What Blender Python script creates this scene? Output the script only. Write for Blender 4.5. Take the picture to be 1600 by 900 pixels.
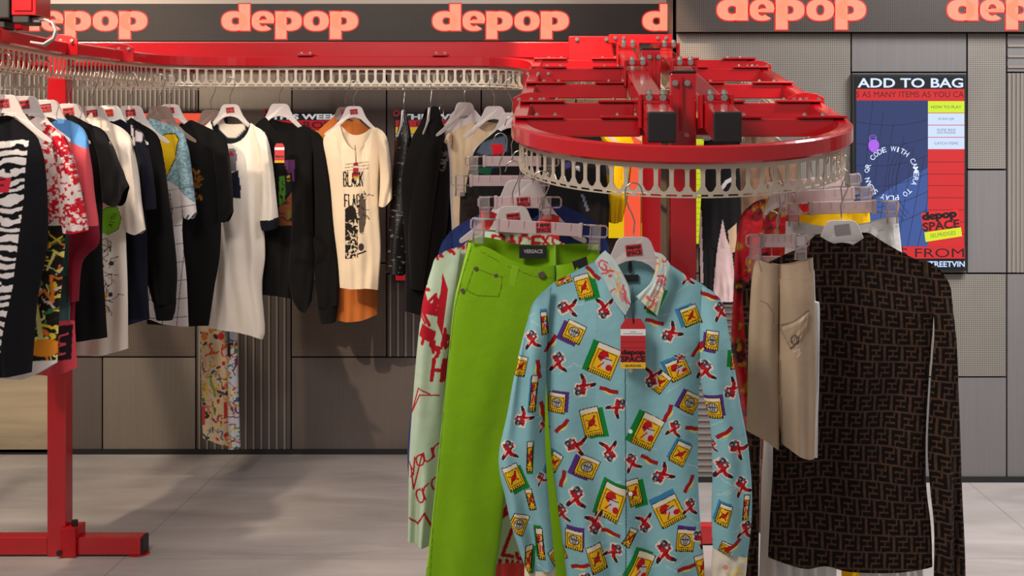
import bpy, bmesh, math, random
import numpy as np
from mathutils import Vector
# ---------------------------------------------------------------- clear
for o in list(bpy.data.objects): bpy.data.objects.remove(o)
C = bpy.context.scene.collection
sc = bpy.context.scene
PI = math.pi
# ---------------------------------------------------------------- camera, world, lights, exposure
EYE = 1.57; F = 2000.0; VX = 895.0; VY = 235.0        # eye height, focal length and vanishing point in pixels of the 1600x900 frame
cd = bpy.data.cameras.new('camera'); cam = bpy.data.objects.new('camera', cd); C.objects.link(cam)
cam.location = (0, 0, EYE); cam.rotation_euler = (PI/2, 0, 0)
cd.sensor_width = 36; cd.lens = F/1600*36
cd.shift_x = -(VX-800)/1600; cd.shift_y = -(450-VY)/1600
cd.clip_start = .05; cd.clip_end = 100
sc.camera = cam
sc.view_settings.view_transform = 'Standard'; sc.view_settings.look = 'None'
sc.view_settings.exposure = 0.0; sc.view_settings.gamma = 1; sc.view_settings.use_curve_mapping = False
wd = bpy.data.worlds.new('shop_ambient'); sc.world = wd; wd.use_nodes = True
wd.node_tree.nodes['Background'].inputs[0].default_value = (1, .93, .90, 1)
wd.node_tree.nodes['Background'].inputs[1].default_value = .25

def area(name, loc, tgt, size, power, col, sy=None):
    l = bpy.data.lights.new(name, 'AREA'); l.energy = power; l.color = col; l.size = size
    if sy: l.shape = 'RECTANGLE'; l.size_y = sy
    o = bpy.data.objects.new(name, l); C.objects.link(o); o.location = loc
    o.rotation_euler = (Vector(tgt)-Vector(loc)).to_track_quat('-Z', 'Y').to_euler(); return o
def spot(name, loc, tgt, power, col, ang, blend=.2, rad=.03):
    l = bpy.data.lights.new(name, 'SPOT'); l.energy = power; l.color = col; l.spot_size = math.radians(ang)
    l.spot_blend = blend; l.shadow_soft_size = rad
    o = bpy.data.objects.new(name, l); C.objects.link(o); o.location = loc
    o.rotation_euler = (Vector(tgt)-Vector(loc)).to_track_quat('-Z', 'Y').to_euler(); return o
area('ceiling_light_left', (-2.3, 4.0, 3.6), (-2.3, 5.6, 0), 1.0, 58, (1, .87, .73))
area('ceiling_light_middle', (-1.4, 1.7, 3.5), (.4, 3.7, 0.9), .9, 74, (1, .92, .86))
spot('added_spot_floor_right', (1.5, 3.6, 3.7), (1.75, 5.3, 0), 420, (1, .97, .95), 62, .7, .1)  # added wide neutral spot that brightens the floor on the right
area('ceiling_light_right', (2.6, 4.3, 3.6), (2.2, 5.9, .5), 1.2, 105, (1, .97, .98))
spot('ceiling_spot_rail', (-2.6, 1.6, 3.3), (-1.35, 6.0, 1.15), 500, (1, .80, .58), 15, .35, .02)
spot('ceiling_spot_rail_far', (-2.0, 1.9, 3.4), (-.95, 6.0, 1.3), 110, (1, .80, .60), 11, .5, .03)
spot('ceiling_spot_crossbars', (-.6, 4.6, 3.7), (.15, 6.0, 2.0), 520, (1, .72, .48), 24, .35, .03)
spot('ceiling_spot_floor', (-2.3, 3.8, 3.6), (-1.75, 5.5, 0), 260, (1, .82, .62), 26, .8, .05)
spot('added_spot_mirror_floor', (-3.5, 4.4, 3.6), (-3.45, 5.25, 0), 420, (1, .84, .62), 40, .8, .05)  # added warm spot on the floor that the mirror panel reflects
spot('ceiling_spot_floor_near', (-1.2, 2.9, 3.6), (-.62, 4.62, 0), 190, (1, .86, .70), 15, .7, .05)
spot('ceiling_spot_wall_end', (-3.1, 4.6, 3.6), (-2.45, 6.6, 1.45), 370, (1, .86, .68), 50, 1.0, .05)

# ---------------------------------------------------------------- helpers
def s2l(c):
    c = np.asarray(c, float)/255.0
    return np.where(c <= .04045, c/12.92, ((c+.055)/1.055)**2.4)
def lin(c): return tuple(float(v) for v in s2l(c))+(1,)
def PX(x, y, d): return Vector(((x-VX)*d/F, d, EYE+(VY-y)*d/F))      # pixel + distance -> point in the room

def mat(name, rgb, rough=.5, metal=0, emis=0, spec=.5, trans=0, noise=0, nscale=8, bump=0, bscale=60, coat=0, stretch=(1, 1, 1)):
    m = bpy.data.materials.new(name); m.use_nodes = True; nt = m.node_tree; b = nt.nodes['Principled BSDF']
    b.inputs['Base Color'].default_value = lin(rgb); b.inputs['Roughness'].default_value = rough
    b.inputs['Metallic'].default_value = metal; b.inputs['Specular IOR Level'].default_value = spec
    b.inputs['Transmission Weight'].default_value = trans; b.inputs['Coat Weight'].default_value = coat
    b.inputs['Coat Roughness'].default_value = .08
    if emis:
        b.inputs['Emission Color'].default_value = lin(rgb); b.inputs['Emission Strength'].default_value = emis
    if noise or bump:
        tc = nt.nodes.new('ShaderNodeTexCoord'); mp = nt.nodes.new('ShaderNodeMapping'); mp.inputs['Scale'].default_value = stretch
        nt.links.new(tc.outputs['Object'], mp.inputs['Vector'])
    if noise:
        n = nt.nodes.new('ShaderNodeTexNoise'); n.inputs['Scale'].default_value = nscale; n.inputs['Detail'].default_value = 6
        nt.links.new(mp.outputs[0], n.inputs['Vector'])
        mx = nt.nodes.new('ShaderNodeMix'); mx.data_type = 'RGBA'
        k = np.array(lin(rgb)[:3])
        mx.inputs[6].default_value = tuple(np.clip(k*(1-noise), 0, 1))+(1,); mx.inputs[7].default_value = tuple(np.clip(k*(1+noise), 0, 1))+(1,)
        nt.links.new(n.outputs['Fac'], mx.inputs[0]); nt.links.new(mx.outputs[2], b.inputs['Base Color'])
    if bump:
        n2 = nt.nodes.new('ShaderNodeTexNoise'); n2.inputs['Scale'].default_value = bscale; n2.inputs['Detail'].default_value = 3
        nt.links.new(mp.outputs[0], n2.inputs['Vector'])
        bp = nt.nodes.new('ShaderNodeBump'); bp.inputs['Strength'].default_value = bump; bp.inputs['Distance'].default_value = .01
        nt.links.new(n2.outputs['Fac'], bp.inputs['Height']); nt.links.new(bp.outputs[0], b.inputs['Normal'])
    return m

def cloth_mat(name, rough=.88, sheen=.04, spec=.15, bump=.12, bscale=420):
    """woven cloth whose dye or print is a colour attribute of the mesh"""
    m = bpy.data.materials.new(name); m.use_nodes = True; nt = m.node_tree; b = nt.nodes['Principled BSDF']
    a = nt.nodes.new('ShaderNodeVertexColor'); a.layer_name = 'dye'
    nt.links.new(a.outputs['Color'], b.inputs['Base Color'])
    b.inputs['Roughness'].default_value = rough; b.inputs['Specular IOR Level'].default_value = spec
    b.inputs['Sheen Weight'].default_value = sheen
    tc = nt.nodes.new('ShaderNodeTexCoord'); n = nt.nodes.new('ShaderNodeTexNoise'); n.inputs['Scale'].default_value = bscale
    n2 = nt.nodes.new('ShaderNodeTexNoise'); n2.inputs['Scale'].default_value = 22; n2.inputs['Detail'].default_value = 4
    nt.links.new(tc.outputs['Object'], n.inputs['Vector']); nt.links.new(tc.outputs['Object'], n2.inputs['Vector'])
    bp = nt.nodes.new('ShaderNodeBump'); bp.inputs['Strength'].default_value = bump; bp.inputs['Distance'].default_value = .002
    bp2 = nt.nodes.new('ShaderNodeBump'); bp2.inputs['Strength'].default_value = .25; bp2.inputs['Distance'].default_value = .012
    nt.links.new(n.outputs['Fac'], bp.inputs['Height']); nt.links.new(n2.outputs['Fac'], bp2.inputs['Height'])
    nt.links.new(bp2.outputs[0], bp.inputs['Normal']); nt.links.new(bp.outputs[0], b.inputs['Normal'])
    return m

class MB:
    """collects shapes and links them as ONE mesh object"""
    def __init__(s): s.v = []; s.f = []; s.m = []; s.mi = 0
    def add(s, vs, fs):
        n = len(s.v); s.v += [tuple(v) for v in vs]; s.f += [tuple(i+n for i in f) for f in fs]; s.m += [s.mi]*len(fs); return s
    def box(s, x0, x1, y0, y1, z0, z1):
        vs = [(x, y, z) for x in (x0, x1) for y in (y0, y1) for z in (z0, z1)]
        return s.add(vs, [(0, 1, 3, 2), (4, 6, 7, 5), (0, 4, 5, 1), (2, 3, 7, 6), (0, 2, 6, 4), (1, 5, 7, 3)])
    def bar(s, p0, p1, w, h, zc=0):
        """straight rectangular bar; ends stay vertical. p = centre of the top face"""
        p0 = Vector(p0); p1 = Vector(p1); d = (p1-p0); n = Vector((-d.y, d.x, 0)).normalized()*w/2
        vs = []
        for p in (p0, p1):
            for q in (p-n, p+n):
                vs += [q, q-Vector((0, 0, h))]
        return s.add(vs, [(0, 2, 3, 1), (4, 5, 7, 6), (0, 4, 6, 2), (1, 3, 7, 5), (0, 1, 5, 4), (2, 6, 7, 3)])
    def sweep(s, pts, w, h, closed=False):
        """rectangular tube along a plan path; pts = centre of the top face"""
        P = [Vector(p) for p in pts]; n = len(P); vs = []
        for i in range(n):
            a = P[i-1] if (i or closed) else P[i]; b = P[(i+1) % n] if (i < n-1 or closed) else P[i]
            d = b-a; q = Vector((-d.y, d.x, 0)).normalized()
            r = .006
            for (o, z) in ((-w/2+r, 0), (w/2-r, 0), (w/2, -r), (w/2, -h+r), (w/2-r, -h), (-w/2+r, -h), (-w/2, -h+r), (-w/2, -r)):
                vs.append(P[i]+q*o+Vector((0, 0, z)))
        fs = []
        for i in range(n if closed else n-1):
            j = (i+1) % n
            for k in range(8): fs.append((i*8+k, i*8+(k+1) % 8, j*8+(k+1) % 8, j*8+k))
        if not closed: fs += [tuple(range(8)), tuple((n-1)*8+k for k in range(8))[::-1]]
        return s.add(vs, fs)
    def tube(s, pts, r, n=8, closed=False):
        P = [Vector(p) for p in pts]; m = len(P); vs = []
        up = Vector((.123, .31, .94)).normalized(); prev = None
        for i in range(m):
            a = P[i-1] if (i or closed) else P[i]; b = P[(i+1) % m] if (i < m-1 or closed) else P[i]
            d = (b-a).normalized()
            if prev is None:
                q = d.cross(up); q = q.normalized() if q.length > 1e-4 else d.orthogonal().normalized()
            else: q = (prev-d*prev.dot(d)).normalized()
            prev = q; w = d.cross(q)
            for k in range(n):
                t = 2*PI*k/n; vs.append(P[i]+(q*math.cos(t)+w*math.sin(t))*r)
        fs = []
        for i in range(m if closed else m-1):
            j = (i+1) % m
            for k in range(n): fs.append((i*n+k, i*n+(k+1) % n, j*n+(k+1) % n, j*n+k))
        if not closed: fs += [tuple(range(n))[::-1], tuple((m-1)*n+k for k in range(n))]
        return s.add(vs, fs)
    def cyl(s, c, ax, r, h, n=16):
        c = Vector(c); ax = Vector(ax).normalized(); return s.tube([c, c+ax*h], r, n)
    def prism(s, poly, y0, y1):
        """outline in x,z pushed along y"""
        n = len(poly); vs = [(x, y0, z) for x, z in poly]+[(x, y1, z) for x, z in poly]
        return s.add(vs, [tuple(range(n)), tuple(range(2*n-1, n-1, -1))]+[(i, i+n, (i+1) % n+n, (i+1) % n) for i in range(n)])
    def mesh(s, name, mats):
        me = bpy.data.meshes.new(name); me.from_pydata(s.v, [], s.f)
        for m in (mats if isinstance(mats, (list, tuple)) else [mats]): me.materials.append(m)
        me.polygons.foreach_set('material_index', s.m)
        bm = bmesh.new(); bm.from_mesh(me); bmesh.ops.recalc_face_normals(bm, faces=bm.faces); bm.to_mesh(me); bm.free()
        me.update(); return me
    def build(s, name, mats, parent=None, bevel=0, smooth=False, loc=None):
        o = bpy.data.objects.new(name, s.mesh(name, mats)); C.objects.link(o)
        if parent: o.parent = parent
        if loc is not None: o.location = loc
        if bevel:
            b = o.modifiers.new('bevel', 'BEVEL'); b.width = bevel; b.segments = 2; b.limit_method = 'ANGLE'
        if smooth:
            for p in o.data.polygons: p.use_smooth = True
        return o
def thing(name, label, cat, loc=(0, 0, 0), rz=0, group=None):
    o = bpy.data.objects.new(name, None); C.objects.link(o); o.location = loc; o.rotation_euler = (0, 0, rz); o.empty_display_size = .05
    o['label'] = label; o['category'] = cat
    if group: o['group'] = group
    return o
def tag(o, label, cat, group=None):
    o['label'] = label; o['category'] = cat
    if group: o['group'] = group
    return o
def part(name, me, parent, loc=(0, 0, 0), rot=(0, 0, 0), label=None):
    o = bpy.data.objects.new(name, me); C.objects.link(o); o.parent = parent; o.location = loc; o.rotation_euler = rot
    if label: o['label'] = label
    return o
def text2d(txt, bold=0.0, spacing=1.0):
    """flat outline of a word as (verts, faces), box normalised to width 1 x height 1"""
    cu = bpy.data.curves.new('word', 'FONT'); cu.body = txt; cu.offset = bold; cu.resolution_u = 3; cu.space_character = spacing
    o = bpy.data.objects.new('word', cu); C.objects.link(o)
    dg = bpy.context.evaluated_depsgraph_get(); me = bpy.data.meshes.new_from_object(o.evaluated_get(dg))
    v = np.array([p.co[:2] for p in me.vertices]); f = [tuple(p.vertices) for p in me.polygons]
    bpy.data.objects.remove(o); bpy.data.meshes.remove(me); bpy.data.curves.remove(cu)
    lo = v.min(0); hi = v.max(0); return (v-lo)/(hi-lo), f
def put_text(mb, txt, x0, x1, z0, z1, y, bold=.02, spacing=1.0):
    v, f = text2d(txt, bold, spacing)
    mb.add([(x0+a*(x1-x0), y, z0+b*(z1-z0)) for a, b in v], f)

# ---------------------------------------------------------------- materials
M = {}
M['red'] = mat('red_gloss_paint', (186, 8, 22), .24, spec=.5, coat=.8, noise=.06, nscale=30)
M['redp'] = mat('red_plate_paint', (178, 8, 20), .35, spec=.5, noise=.06, nscale=40)
M['black'] = mat('black_plastic', (24, 24, 26), .5, noise=.1, nscale=30)
M['steel'] = mat('bright_steel', (205, 200, 192), .28, 1, noise=.08, nscale=40)
M['strip'] = mat('brushed_steel_strip', (214, 200, 180), .38, .55, noise=.12, nscale=24)
M['wire'] = mat('hook_wire', (190, 186, 180), .22, 1, noise=.05, nscale=60)
M['hang'] = mat('white_hanger_plastic', (196, 186, 184), .38, noise=.03, nscale=20)
M['hangw'] = mat('bright_white_hanger_plastic', (244, 240, 236), .4, noise=.03, nscale=20)
M['hangb'] = mat('brown_grey_hanger_plastic', (128, 106, 98), .42, noise=.04, nscale=20)
M['stick'] = mat('sticker_red', (196, 42, 50), .5, noise=.05, nscale=80)
M['stickd'] = mat('sticker_dark', (44, 8, 12), .55, noise=.05, nscale=80)
M['sticko'] = mat('sticker_orange', (235, 96, 50), .5, noise=.05, nscale=80)
M['greys'] = mat('sticker_grey', (168, 160, 160), .5, noise=.05, nscale=80)
M['clear'] = mat('clear_plastic', (252, 244, 244), .12, trans=.88, noise=.02, nscale=10)
M['frost'] = mat('frosted_pale_plastic', (228, 204, 204), .3, trans=.45, noise=.03, nscale=12)
M['cloth'] = cloth_mat('woven_cloth')
M['satin'] = cloth_mat('satin_cloth', .36, .1, .5, .03)
M['rivet'] = mat('dull_brass', (126, 112, 92), .4, .8, noise=.1, nscale=90)
M['denim'] = cloth_mat('denim_cloth', .9, .2, .2, .35, 700)
M['sequin'] = cloth_mat('sequinned_cloth', .35, 0, .35, .5, 180)

# ---------------------------------------------------------------- setting: floor, walls with cladding, skirting
def wall_mat(name, rgb, kind):
    m = bpy.data.materials.new(name); m.use_nodes = True; nt = m.node_tree; b = nt.nodes['Principled BSDF']
    N = nt.nodes.new; L = nt.links.new
    tc = N('ShaderNodeTexCoord'); n = N('ShaderNodeTexNoise'); mp = N('ShaderNodeMapping')
    mp.inputs['Scale'].default_value = (60, 60, 1.2) if kind == 'plain' else (4, 4, 4)
    L(tc.outputs['Object'], mp.inputs[0]); L(mp.outputs[0], n.inputs['Vector']); n.inputs['Scale'].default_value = 2.0; n.inputs['Detail'].default_value = 5
    k = np.array(lin(rgb)[:3]); mx = N('ShaderNodeMix'); mx.data_type = 'RGBA'
    mx.inputs[6].default_value = tuple(k*.88)+(1,); mx.inputs[7].default_value = tuple(k*1.12)+(1,); L(n.outputs['Fac'], mx.inputs[0])
    out = mx.outputs[2]
    if kind == 'perf':
        sp = N('ShaderNodeSeparateXYZ'); L(tc.outputs['Object'], sp.inputs[0]); fs = []
        for ax in ('X', 'Z'):
            q = N('ShaderNodeMath'); q.operation = 'MULTIPLY'; q.inputs[1].default_value = 1/.0088; L(sp.outputs[ax], q.inputs[0])
            r = N('ShaderNodeMath'); r.operation = 'FRACT'; L(q.outputs[0], r.inputs[0])
            g = N('ShaderNodeMath'); g.operation = 'GREATER_THAN'; g.inputs[1].default_value = .42; L(r.outputs[0], g.inputs[0]); fs.append(g)
        a = N('ShaderNodeMath'); a.operation = 'MULTIPLY'; L(fs[0].outputs[0], a.inputs[0]); L(fs[1].outputs[0], a.inputs[1])
        m2 = N('ShaderNodeMix'); m2.data_type = 'RGBA'; L(a.outputs[0], m2.inputs[0]); L(out, m2.inputs[6]); m2.inputs[7].default_value = tuple(k*.16)+(1,)
        out = m2.outputs[2]
    L(out, b.inputs['Base Color']); b.inputs['Roughness'].default_value = .5; b.inputs['Metallic'].default_value = .25
    return m
WM = {('plain', 0): wall_mat('brushed_panel_dark', (104, 94, 88), 'plain'), ('plain', 1): wall_mat('brushed_panel', (132, 122, 110), 'plain'),
      ('plain', 2): wall_mat('brushed_panel_grey', (120, 117, 117), 'plain'), ('perf', 0): wall_mat('perforated_panel', (122, 108, 95), 'perf'),
      ('perf', 2): wall_mat('perforated_panel_grey', (150, 144, 136), 'perf'), ('rib', 0): wall_mat('ribbed_panel_face', (92, 84, 80), 'plain'),
      ('rib', 2): wall_mat('ribbed_panel_grey', (120, 118, 118), 'plain')}
M['rib'] = mat('rib_edge_metal', (158, 146, 134), .35, .4, noise=.1)
M['gap'] = mat('dark_joint', (18, 16, 16), .7, noise=.1)
M['beige'] = mat('beige_plaster', (190, 176, 164), .8, noise=.05, nscale=5)
M['mirror'] = mat('mirror_glass', (226, 212, 182), .04, 1, noise=.02, nscale=3)
DL = 6.62; DR = DL/1.092                       # distance of the set-back and the stepped-forward wall
XS = (1055-VX)*DR/F                            # the corner between them
def floor_material():
    m = bpy.data.materials.new('stone_look_tiles'); m.use_nodes = True; nt = m.node_tree; b = nt.nodes['Principled BSDF']; N = nt.nodes.new; L = nt.links.new
    tc = N('ShaderNodeTexCoord'); mp = N('ShaderNodeMapping'); mp.inputs['Scale'].default_value = (.9, 3.2, 1); L(tc.outputs['Object'], mp.inputs[0])
    n = N('ShaderNodeTexNoise'); n.inputs['Scale'].default_value = 1.6; n.inputs['Detail'].default_value = 9; n.inputs['Roughness'].default_value = .62; n.inputs['Distortion'].default_value = .6; L(mp.outputs[0], n.inputs['Vector'])
    r = N('ShaderNodeValToRGB'); r.color_ramp.elements[0].position = .3; r.color_ramp.elements[1].position = .72
    r.color_ramp.elements[0].color = lin((146, 139, 136)); r.color_ramp.elements[1].color = lin((178, 170, 166)); L(n.outputs['Fac'], r.inputs[0])
    sp = N('ShaderNodeSeparateXYZ'); L(tc.outputs['Object'], sp.inputs[0]); ds = []
    for ax, off, pit in (('X', -1.73+12, 1.2), ('Y', -6.12+12, 1.2)):
        a = N('ShaderNodeMath'); a.operation = 'ADD'; a.inputs[1].default_value = off if ax == 'Y' else 1.73+12; L(sp.outputs[ax], a.inputs[0])
        d = N('ShaderNodeMath'); d.operation = 'DIVIDE'; d.inputs[1].default_value = pit; L(a.outputs[0], d.inputs[0])
        f = N('ShaderNodeMath'); f.operation = 'FRACT'; L(d.outputs[0], f.inputs[0])
        g = N('ShaderNodeMath'); g.operation = 'LESS_THAN'; g.inputs[1].default_value = .0028; L(f.outputs[0], g.inputs[0]); ds.append(g)
    x = N('ShaderNodeMath'); x.operation = 'MAXIMUM'; L(ds[0].outputs[0], x.inputs[0]); L(ds[1].outputs[0], x.inputs[1])
    mx = N('ShaderNodeMix'); mx.data_type = 'RGBA'; L(x.outputs[0], mx.inputs[0]); L(r.outputs[0], mx.inputs[6]); mx.inputs[7].default_value = lin((112, 104, 102))
    L(mx.outputs[2], b.inputs['Base Color']); b.inputs['Roughness'].default_value = .42
    return m
o = MB().box(-7, 7, -4, 8, -.1, 0).build('floor', floor_material()); o['kind'] = 'structure'
def wallbox(name, x0, x1, y, z1=2.75):
    o = MB().box(x0, x1, y+.02, y+.14, 0, z1).build(name, M['gap']); o['kind'] = 'structure'; return o
wl = wallbox('wall_left', -7, XS+.06, DL); wr = wallbox('wall_right', XS, 7, DR)
MB().box(XS, XS+.02, DR+.02, DL+.02, 0, 2.75).build('return_panel', WM[('plain', 0)], wr)
def panel(wall, d, kind, tone, x0, x1, y0, y1, horiz=False, pitch=.04):
    """cladding panel given by its pixel rectangle on the wall"""
    a = PX(x0, y1, d); b = PX(x1, y0, d); g = .004; m = MB()
    m.box(a.x+g, b.x-g, d, d+.02, a.z+g, b.z-g)
    if kind == 'rib':
        m.mi = 1
        if horiz:
            z = a.z+pitch/2
            while z < b.z-.01: m.box(a.x+g, b.x-g, d-.006, d, z-.005, z+.005); z += pitch
        else:
            x = a.x+pitch/2
            while x < b.x-.01: m.box(x-.0045, x+.0045, d-.006, d, a.z+g, b.z-g); x += pitch
    nm = {'plain': 'plain_panel', 'perf': 'perforated_panel', 'rib': 'ribbed_panel'}[kind]
    return m.build(nm, [WM[(kind, tone)], M['rib']] if kind == 'rib' else WM[(kind, tone)], wall)
for a in (('plain', 1, -620, -40, 65, 411), ('plain', 1, -620, -190, 411, 706), ('rib', 0, -40, 310, 65, 411, False, .025), ('plain', 1, 310, 456, 65, 411), ('plain', 0, 456, 604, 65, 411), ('plain', 0, 604, 752, 65, 411),
          ('perf', 0, 105, 306, 411, 558), ('plain', 0, 105, 160, 558, 706), ('plain', 1, 160, 306, 558, 706), ('rib', 0, 306, 455, 411, 706),
          ('perf', 0, 455, 604, 411, 558), ('rib', 0, 604, 752, 411, 558), ('plain', 0, 455, 752, 558, 706), ('plain', 0, 752, 900, 65, 411), ('perf', 0, 900, 1047, 65, 411),
          ('rib', 0, 752, 900, 411, 706), ('plain', 0, 900, 1047, 411, 706)):
    panel(wl, DL, *a)
for a in (('perf', 2, 1056, 1330, 51, 427), ('plain', 2, 1330, 1511, 51, 113), ('perf', 2, 1511, 1573, 51, 265), ('rib', 2, 1573, 1735, 51, 113, True, .05), ('rib', 2, 1573, 1735, 113, 427, False, .02),
          ('plain', 2, 1511, 1573, 265, 427), ('plain', 2, 1330, 1511, 113, 427), ('perf', 2, 1411, 1573, 427, 589), ('plain', 2, 1411, 1573, 589, 750), ('plain', 2, 1573, 1735, 427, 750),
          ('rib', 2, 1056, 1250, 427, 750, True, .03), ('plain', 2, 1250, 1411, 427, 750), ('plain', 2, 1735, 2500, 51, 750)):
    panel(wr, DR, *a)
a = PX(-190, 706, DL); b = PX(104, 560, DL)
MB().box(a.x, b.x, DL-.012, DL+.0, a.z, b.z).build('mirror_panel', M['mirror'], wl)
for nm, x0, x1, d in (('baseboard_left', -7, XS, DL), ('baseboard_right', XS, 7, DR)):
    o = MB().box(x0, x1, d-.012, d+.02, 0, .026).build(nm, M['black']); o['kind'] = 'structure'
zt = PX(0, 7, DL).z
MB().box(-7, XS-.001, DL-.006, DL+.02, zt, 2.75).build('fascia', M['beige'], wl)

# ---------------------------------------------------------------- lit scrolling signs with the shop's word
def led_mat(name, rgb, strength):
    m = bpy.data.materials.new(name); m.use_nodes = True; nt = m.node_tree; N = nt.nodes.new; L = nt.links.new
    b = nt.nodes['Principled BSDF']; b.inputs['Base Color'].default_value = (.02, .01, .01, 1); b.inputs['Emission Color'].default_value = lin(rgb)
    tc = N('ShaderNodeTexCoord'); sp = N('ShaderNodeSeparateXYZ'); L(tc.outputs['Object'], sp.inputs[0]); fs = []
    for ax in ('X', 'Z'):
        q = N('ShaderNodeMath'); q.operation = 'MULTIPLY'; q.inputs[1].default_value = 1/.0075; L(sp.outputs[ax], q.inputs[0])
        r = N('ShaderNodeMath'); r.operation = 'FRACT'; L(q.outputs[0], r.inputs[0])
        g = N('ShaderNodeMath'); g.operation = 'GREATER_THAN'; g.inputs[1].default_value = .22; L(r.outputs[0], g.inputs[0]); fs.append(g)
    a = N('ShaderNodeMath'); a.operation = 'MULTIPLY'; L(fs[0].outputs[0], a.inputs[0]); L(fs[1].outputs[0], a.inputs[1])
    s = N('ShaderNodeMapRange'); s.inputs[3].default_value = strength*.72; s.inputs[4].default_value = strength; L(a.outputs[0], s.inputs[0])
    L(s.outputs[0], b.inputs['Emission Strength']); return m
M['ledc'] = led_mat('led_peach', (255, 156, 122), 1.12); M['ledr'] = led_mat('led_red_edge', (226, 30, 26), 1.0)
M['ledbg'] = wall_mat('led_matrix_off', (58, 50, 46), 'perf'); M['ledbgr'] = wall_mat('led_matrix_off_grey', (84, 77, 72), 'perf')
def word_mesh(mb, y, grow=0, clip=None):
    """the lower-case word d-e-p-o-p from rings and stems; units: pixels of the back wall, x from 0, z up from the baseline"""
    def ring(cx, rx, ry, ix, iy, cz=15, a0=0, a1=360, hole=0):
        n = 40; vs = []; fs = []
        for k in range(n+1):
            t = math.radians(a0+(a1-a0)*k/n); c, s_ = math.cos(t), math.sin(t)
            ex = lambda v: math.copysign(abs(v)**.86, v)
            vs += [(cx+(rx+grow)*ex(c), y, cz+(ry+grow)*ex(s_)), (cx+hole+max(ix-grow, .5)*ex(c), y, cz+max(iy-grow, .5)*ex(s_))]
        for k in range(n): fs.append((2*k, 2*k+2, 2*k+3, 2*k+1))
        mb.add(vs, fs)
    def rect(x0, x1, z0, z1):
        mb.add([(x0-grow, y, z0-grow), (x1+grow, y, z0-grow), (x1+grow, y, z1+grow), (x0-grow, y, z1+grow)], [(0, 1, 2, 3)])
    ring(20, 20, 15.2, 6, 5.6, hole=2); rect(27, 44.5, 0, 41.5)                       # d
    if clip: return
    ring(64.5, 18, 15.4, 5.5, 8, a0=2, a1=312); rect(54, 81.5, 11.5, 16.5); rect(62, 79, 13, 17.5)   # e
    ring(105, 20, 15.2, 6, 5.6, hole=-2); rect(83.5, 101, -13, 30)                     # p
    ring(147, 20, 15.4, 5.6, 7.4)                                                     # o
    ring(190.5, 21.5, 15.2, 6, 5.6, hole=-2); rect(168, 186, -13, 30)                  # p
def led_sign(name, label, x0, x1, y0, y1, d, starts, base, sca, bg):
    a = PX(x0, y1, d); b = PX(x1, y0, d); t = thing(name, label, 'lit sign', (0, d, 0))
    MB().box(a.x, b.x, -.045, 0, a.z, b.z).build('sign_panel', bg, t)
    for sx, clip in starts:
        p = PX(sx, base, d); k = d/F*sca
        for nm, g, yy, mt in (('letter_edge', 1.7, -.0465, M['ledr']), ('lettering', -.3, -.048, M['ledc'])):
            mb = MB(); word_mesh(mb, 0, g, clip); mb.v = [(p.x+v[0]*k, yy, p.z+v[2]*k) for v in mb.v]
            mb.build(nm, mt, t)
led_sign('led_sign', 'long dark lit sign on the set-back wall with the word depop repeated in peach', -620, 1050, 7.5, 65, DL, [(-304, 0), (23, 0), (350, 0), (677, 0), (1003, 1)], 49.3, 1, M['ledbg'])
led_sign('led_sign', 'greyer lit sign running above the portrait screen on the nearer right wall', 1056, 2300, -12, 51, DR, [(1118, 0), (1475, 0), (1832, 0)], 33.7, 1.0925, M['ledbgr'])
# ---------------------------------------------------------------- hanging-rail conveyor (closed loop, sloping down to the near lobe)
def ztop(x, y):
    """height of the top of the track: level at the back, sloping down towards the near end of the right lobe"""
    if x > -.9:
        k = min(1, max(0, (x+.9)/.5)); s = 2.01-.1637*max(0, 6.0-y)
        return 2.01*(1-k)+s*k if y < 6.0 else 2.01
    return 2.01-.035*min(1, max(0, (6.0-y)/1.3))
TW = .05; TH = .05; STH = .094
AXL, AXR, YA, RR = -.161, .814, 3.88, .4875; CXL = (AXL+AXR)/2
def loop_path():
    P = []
    def line(a, b, step=.06):
        n = max(1, int(math.hypot(b[0]-a[0], b[1]-a[1])/step))
        for i in range(n): P.append((a[0]+(b[0]-a[0])*i/n, a[1]+(b[1]-a[1])*i/n))
    def arc(cx, cy, r, a0, a1, n):
        for i in range(n):
            t = math.radians(a0+(a1-a0)*i/n); P.append((cx+r*math.cos(t), cy+r*math.sin(t)))
    arc(CXL, YA, RR, 180, 360, 44)                                # round the near end
    line((AXR, YA), (AXR, 5.92)); arc(AXR-.43, 5.92, .43, 0, 90, 14)  # right arm, bend into the rear run
    line((AXR-.43, 6.35), (-2.7, 6.35)); arc(-2.7, 5.95, .4, 90, 180, 12)
    line((-3.1, 5.95), (-3.1, 4.3)); arc(-2.505, 4.3, .595, 180, 360, 30)   # round the left lobe, out of the frame
    line((-1.91, 4.3), (-1.91, 5.62)); arc(-1.53, 5.62, .38, 180, 90, 14)   # inner left arm, bend into the front run
    line((-1.53, 6.0), (AXL-.3, 6.0)); arc(AXL-.3, 5.7, .3, 90, 0, 12)
    line((AXL, 5.7), (AXL, YA))
    return [(x, y, ztop(x, y)) for x, y in P]
LOOP = loop_path()
cv = thing('clothes_conveyor', 'red steel clothes conveyor rail looping round the shop on square posts', 'clothes rail', (0, 0, 0))
MB().sweep(LOOP, TW, TH, closed=True).build('track_tube', M['red'], cv)
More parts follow.
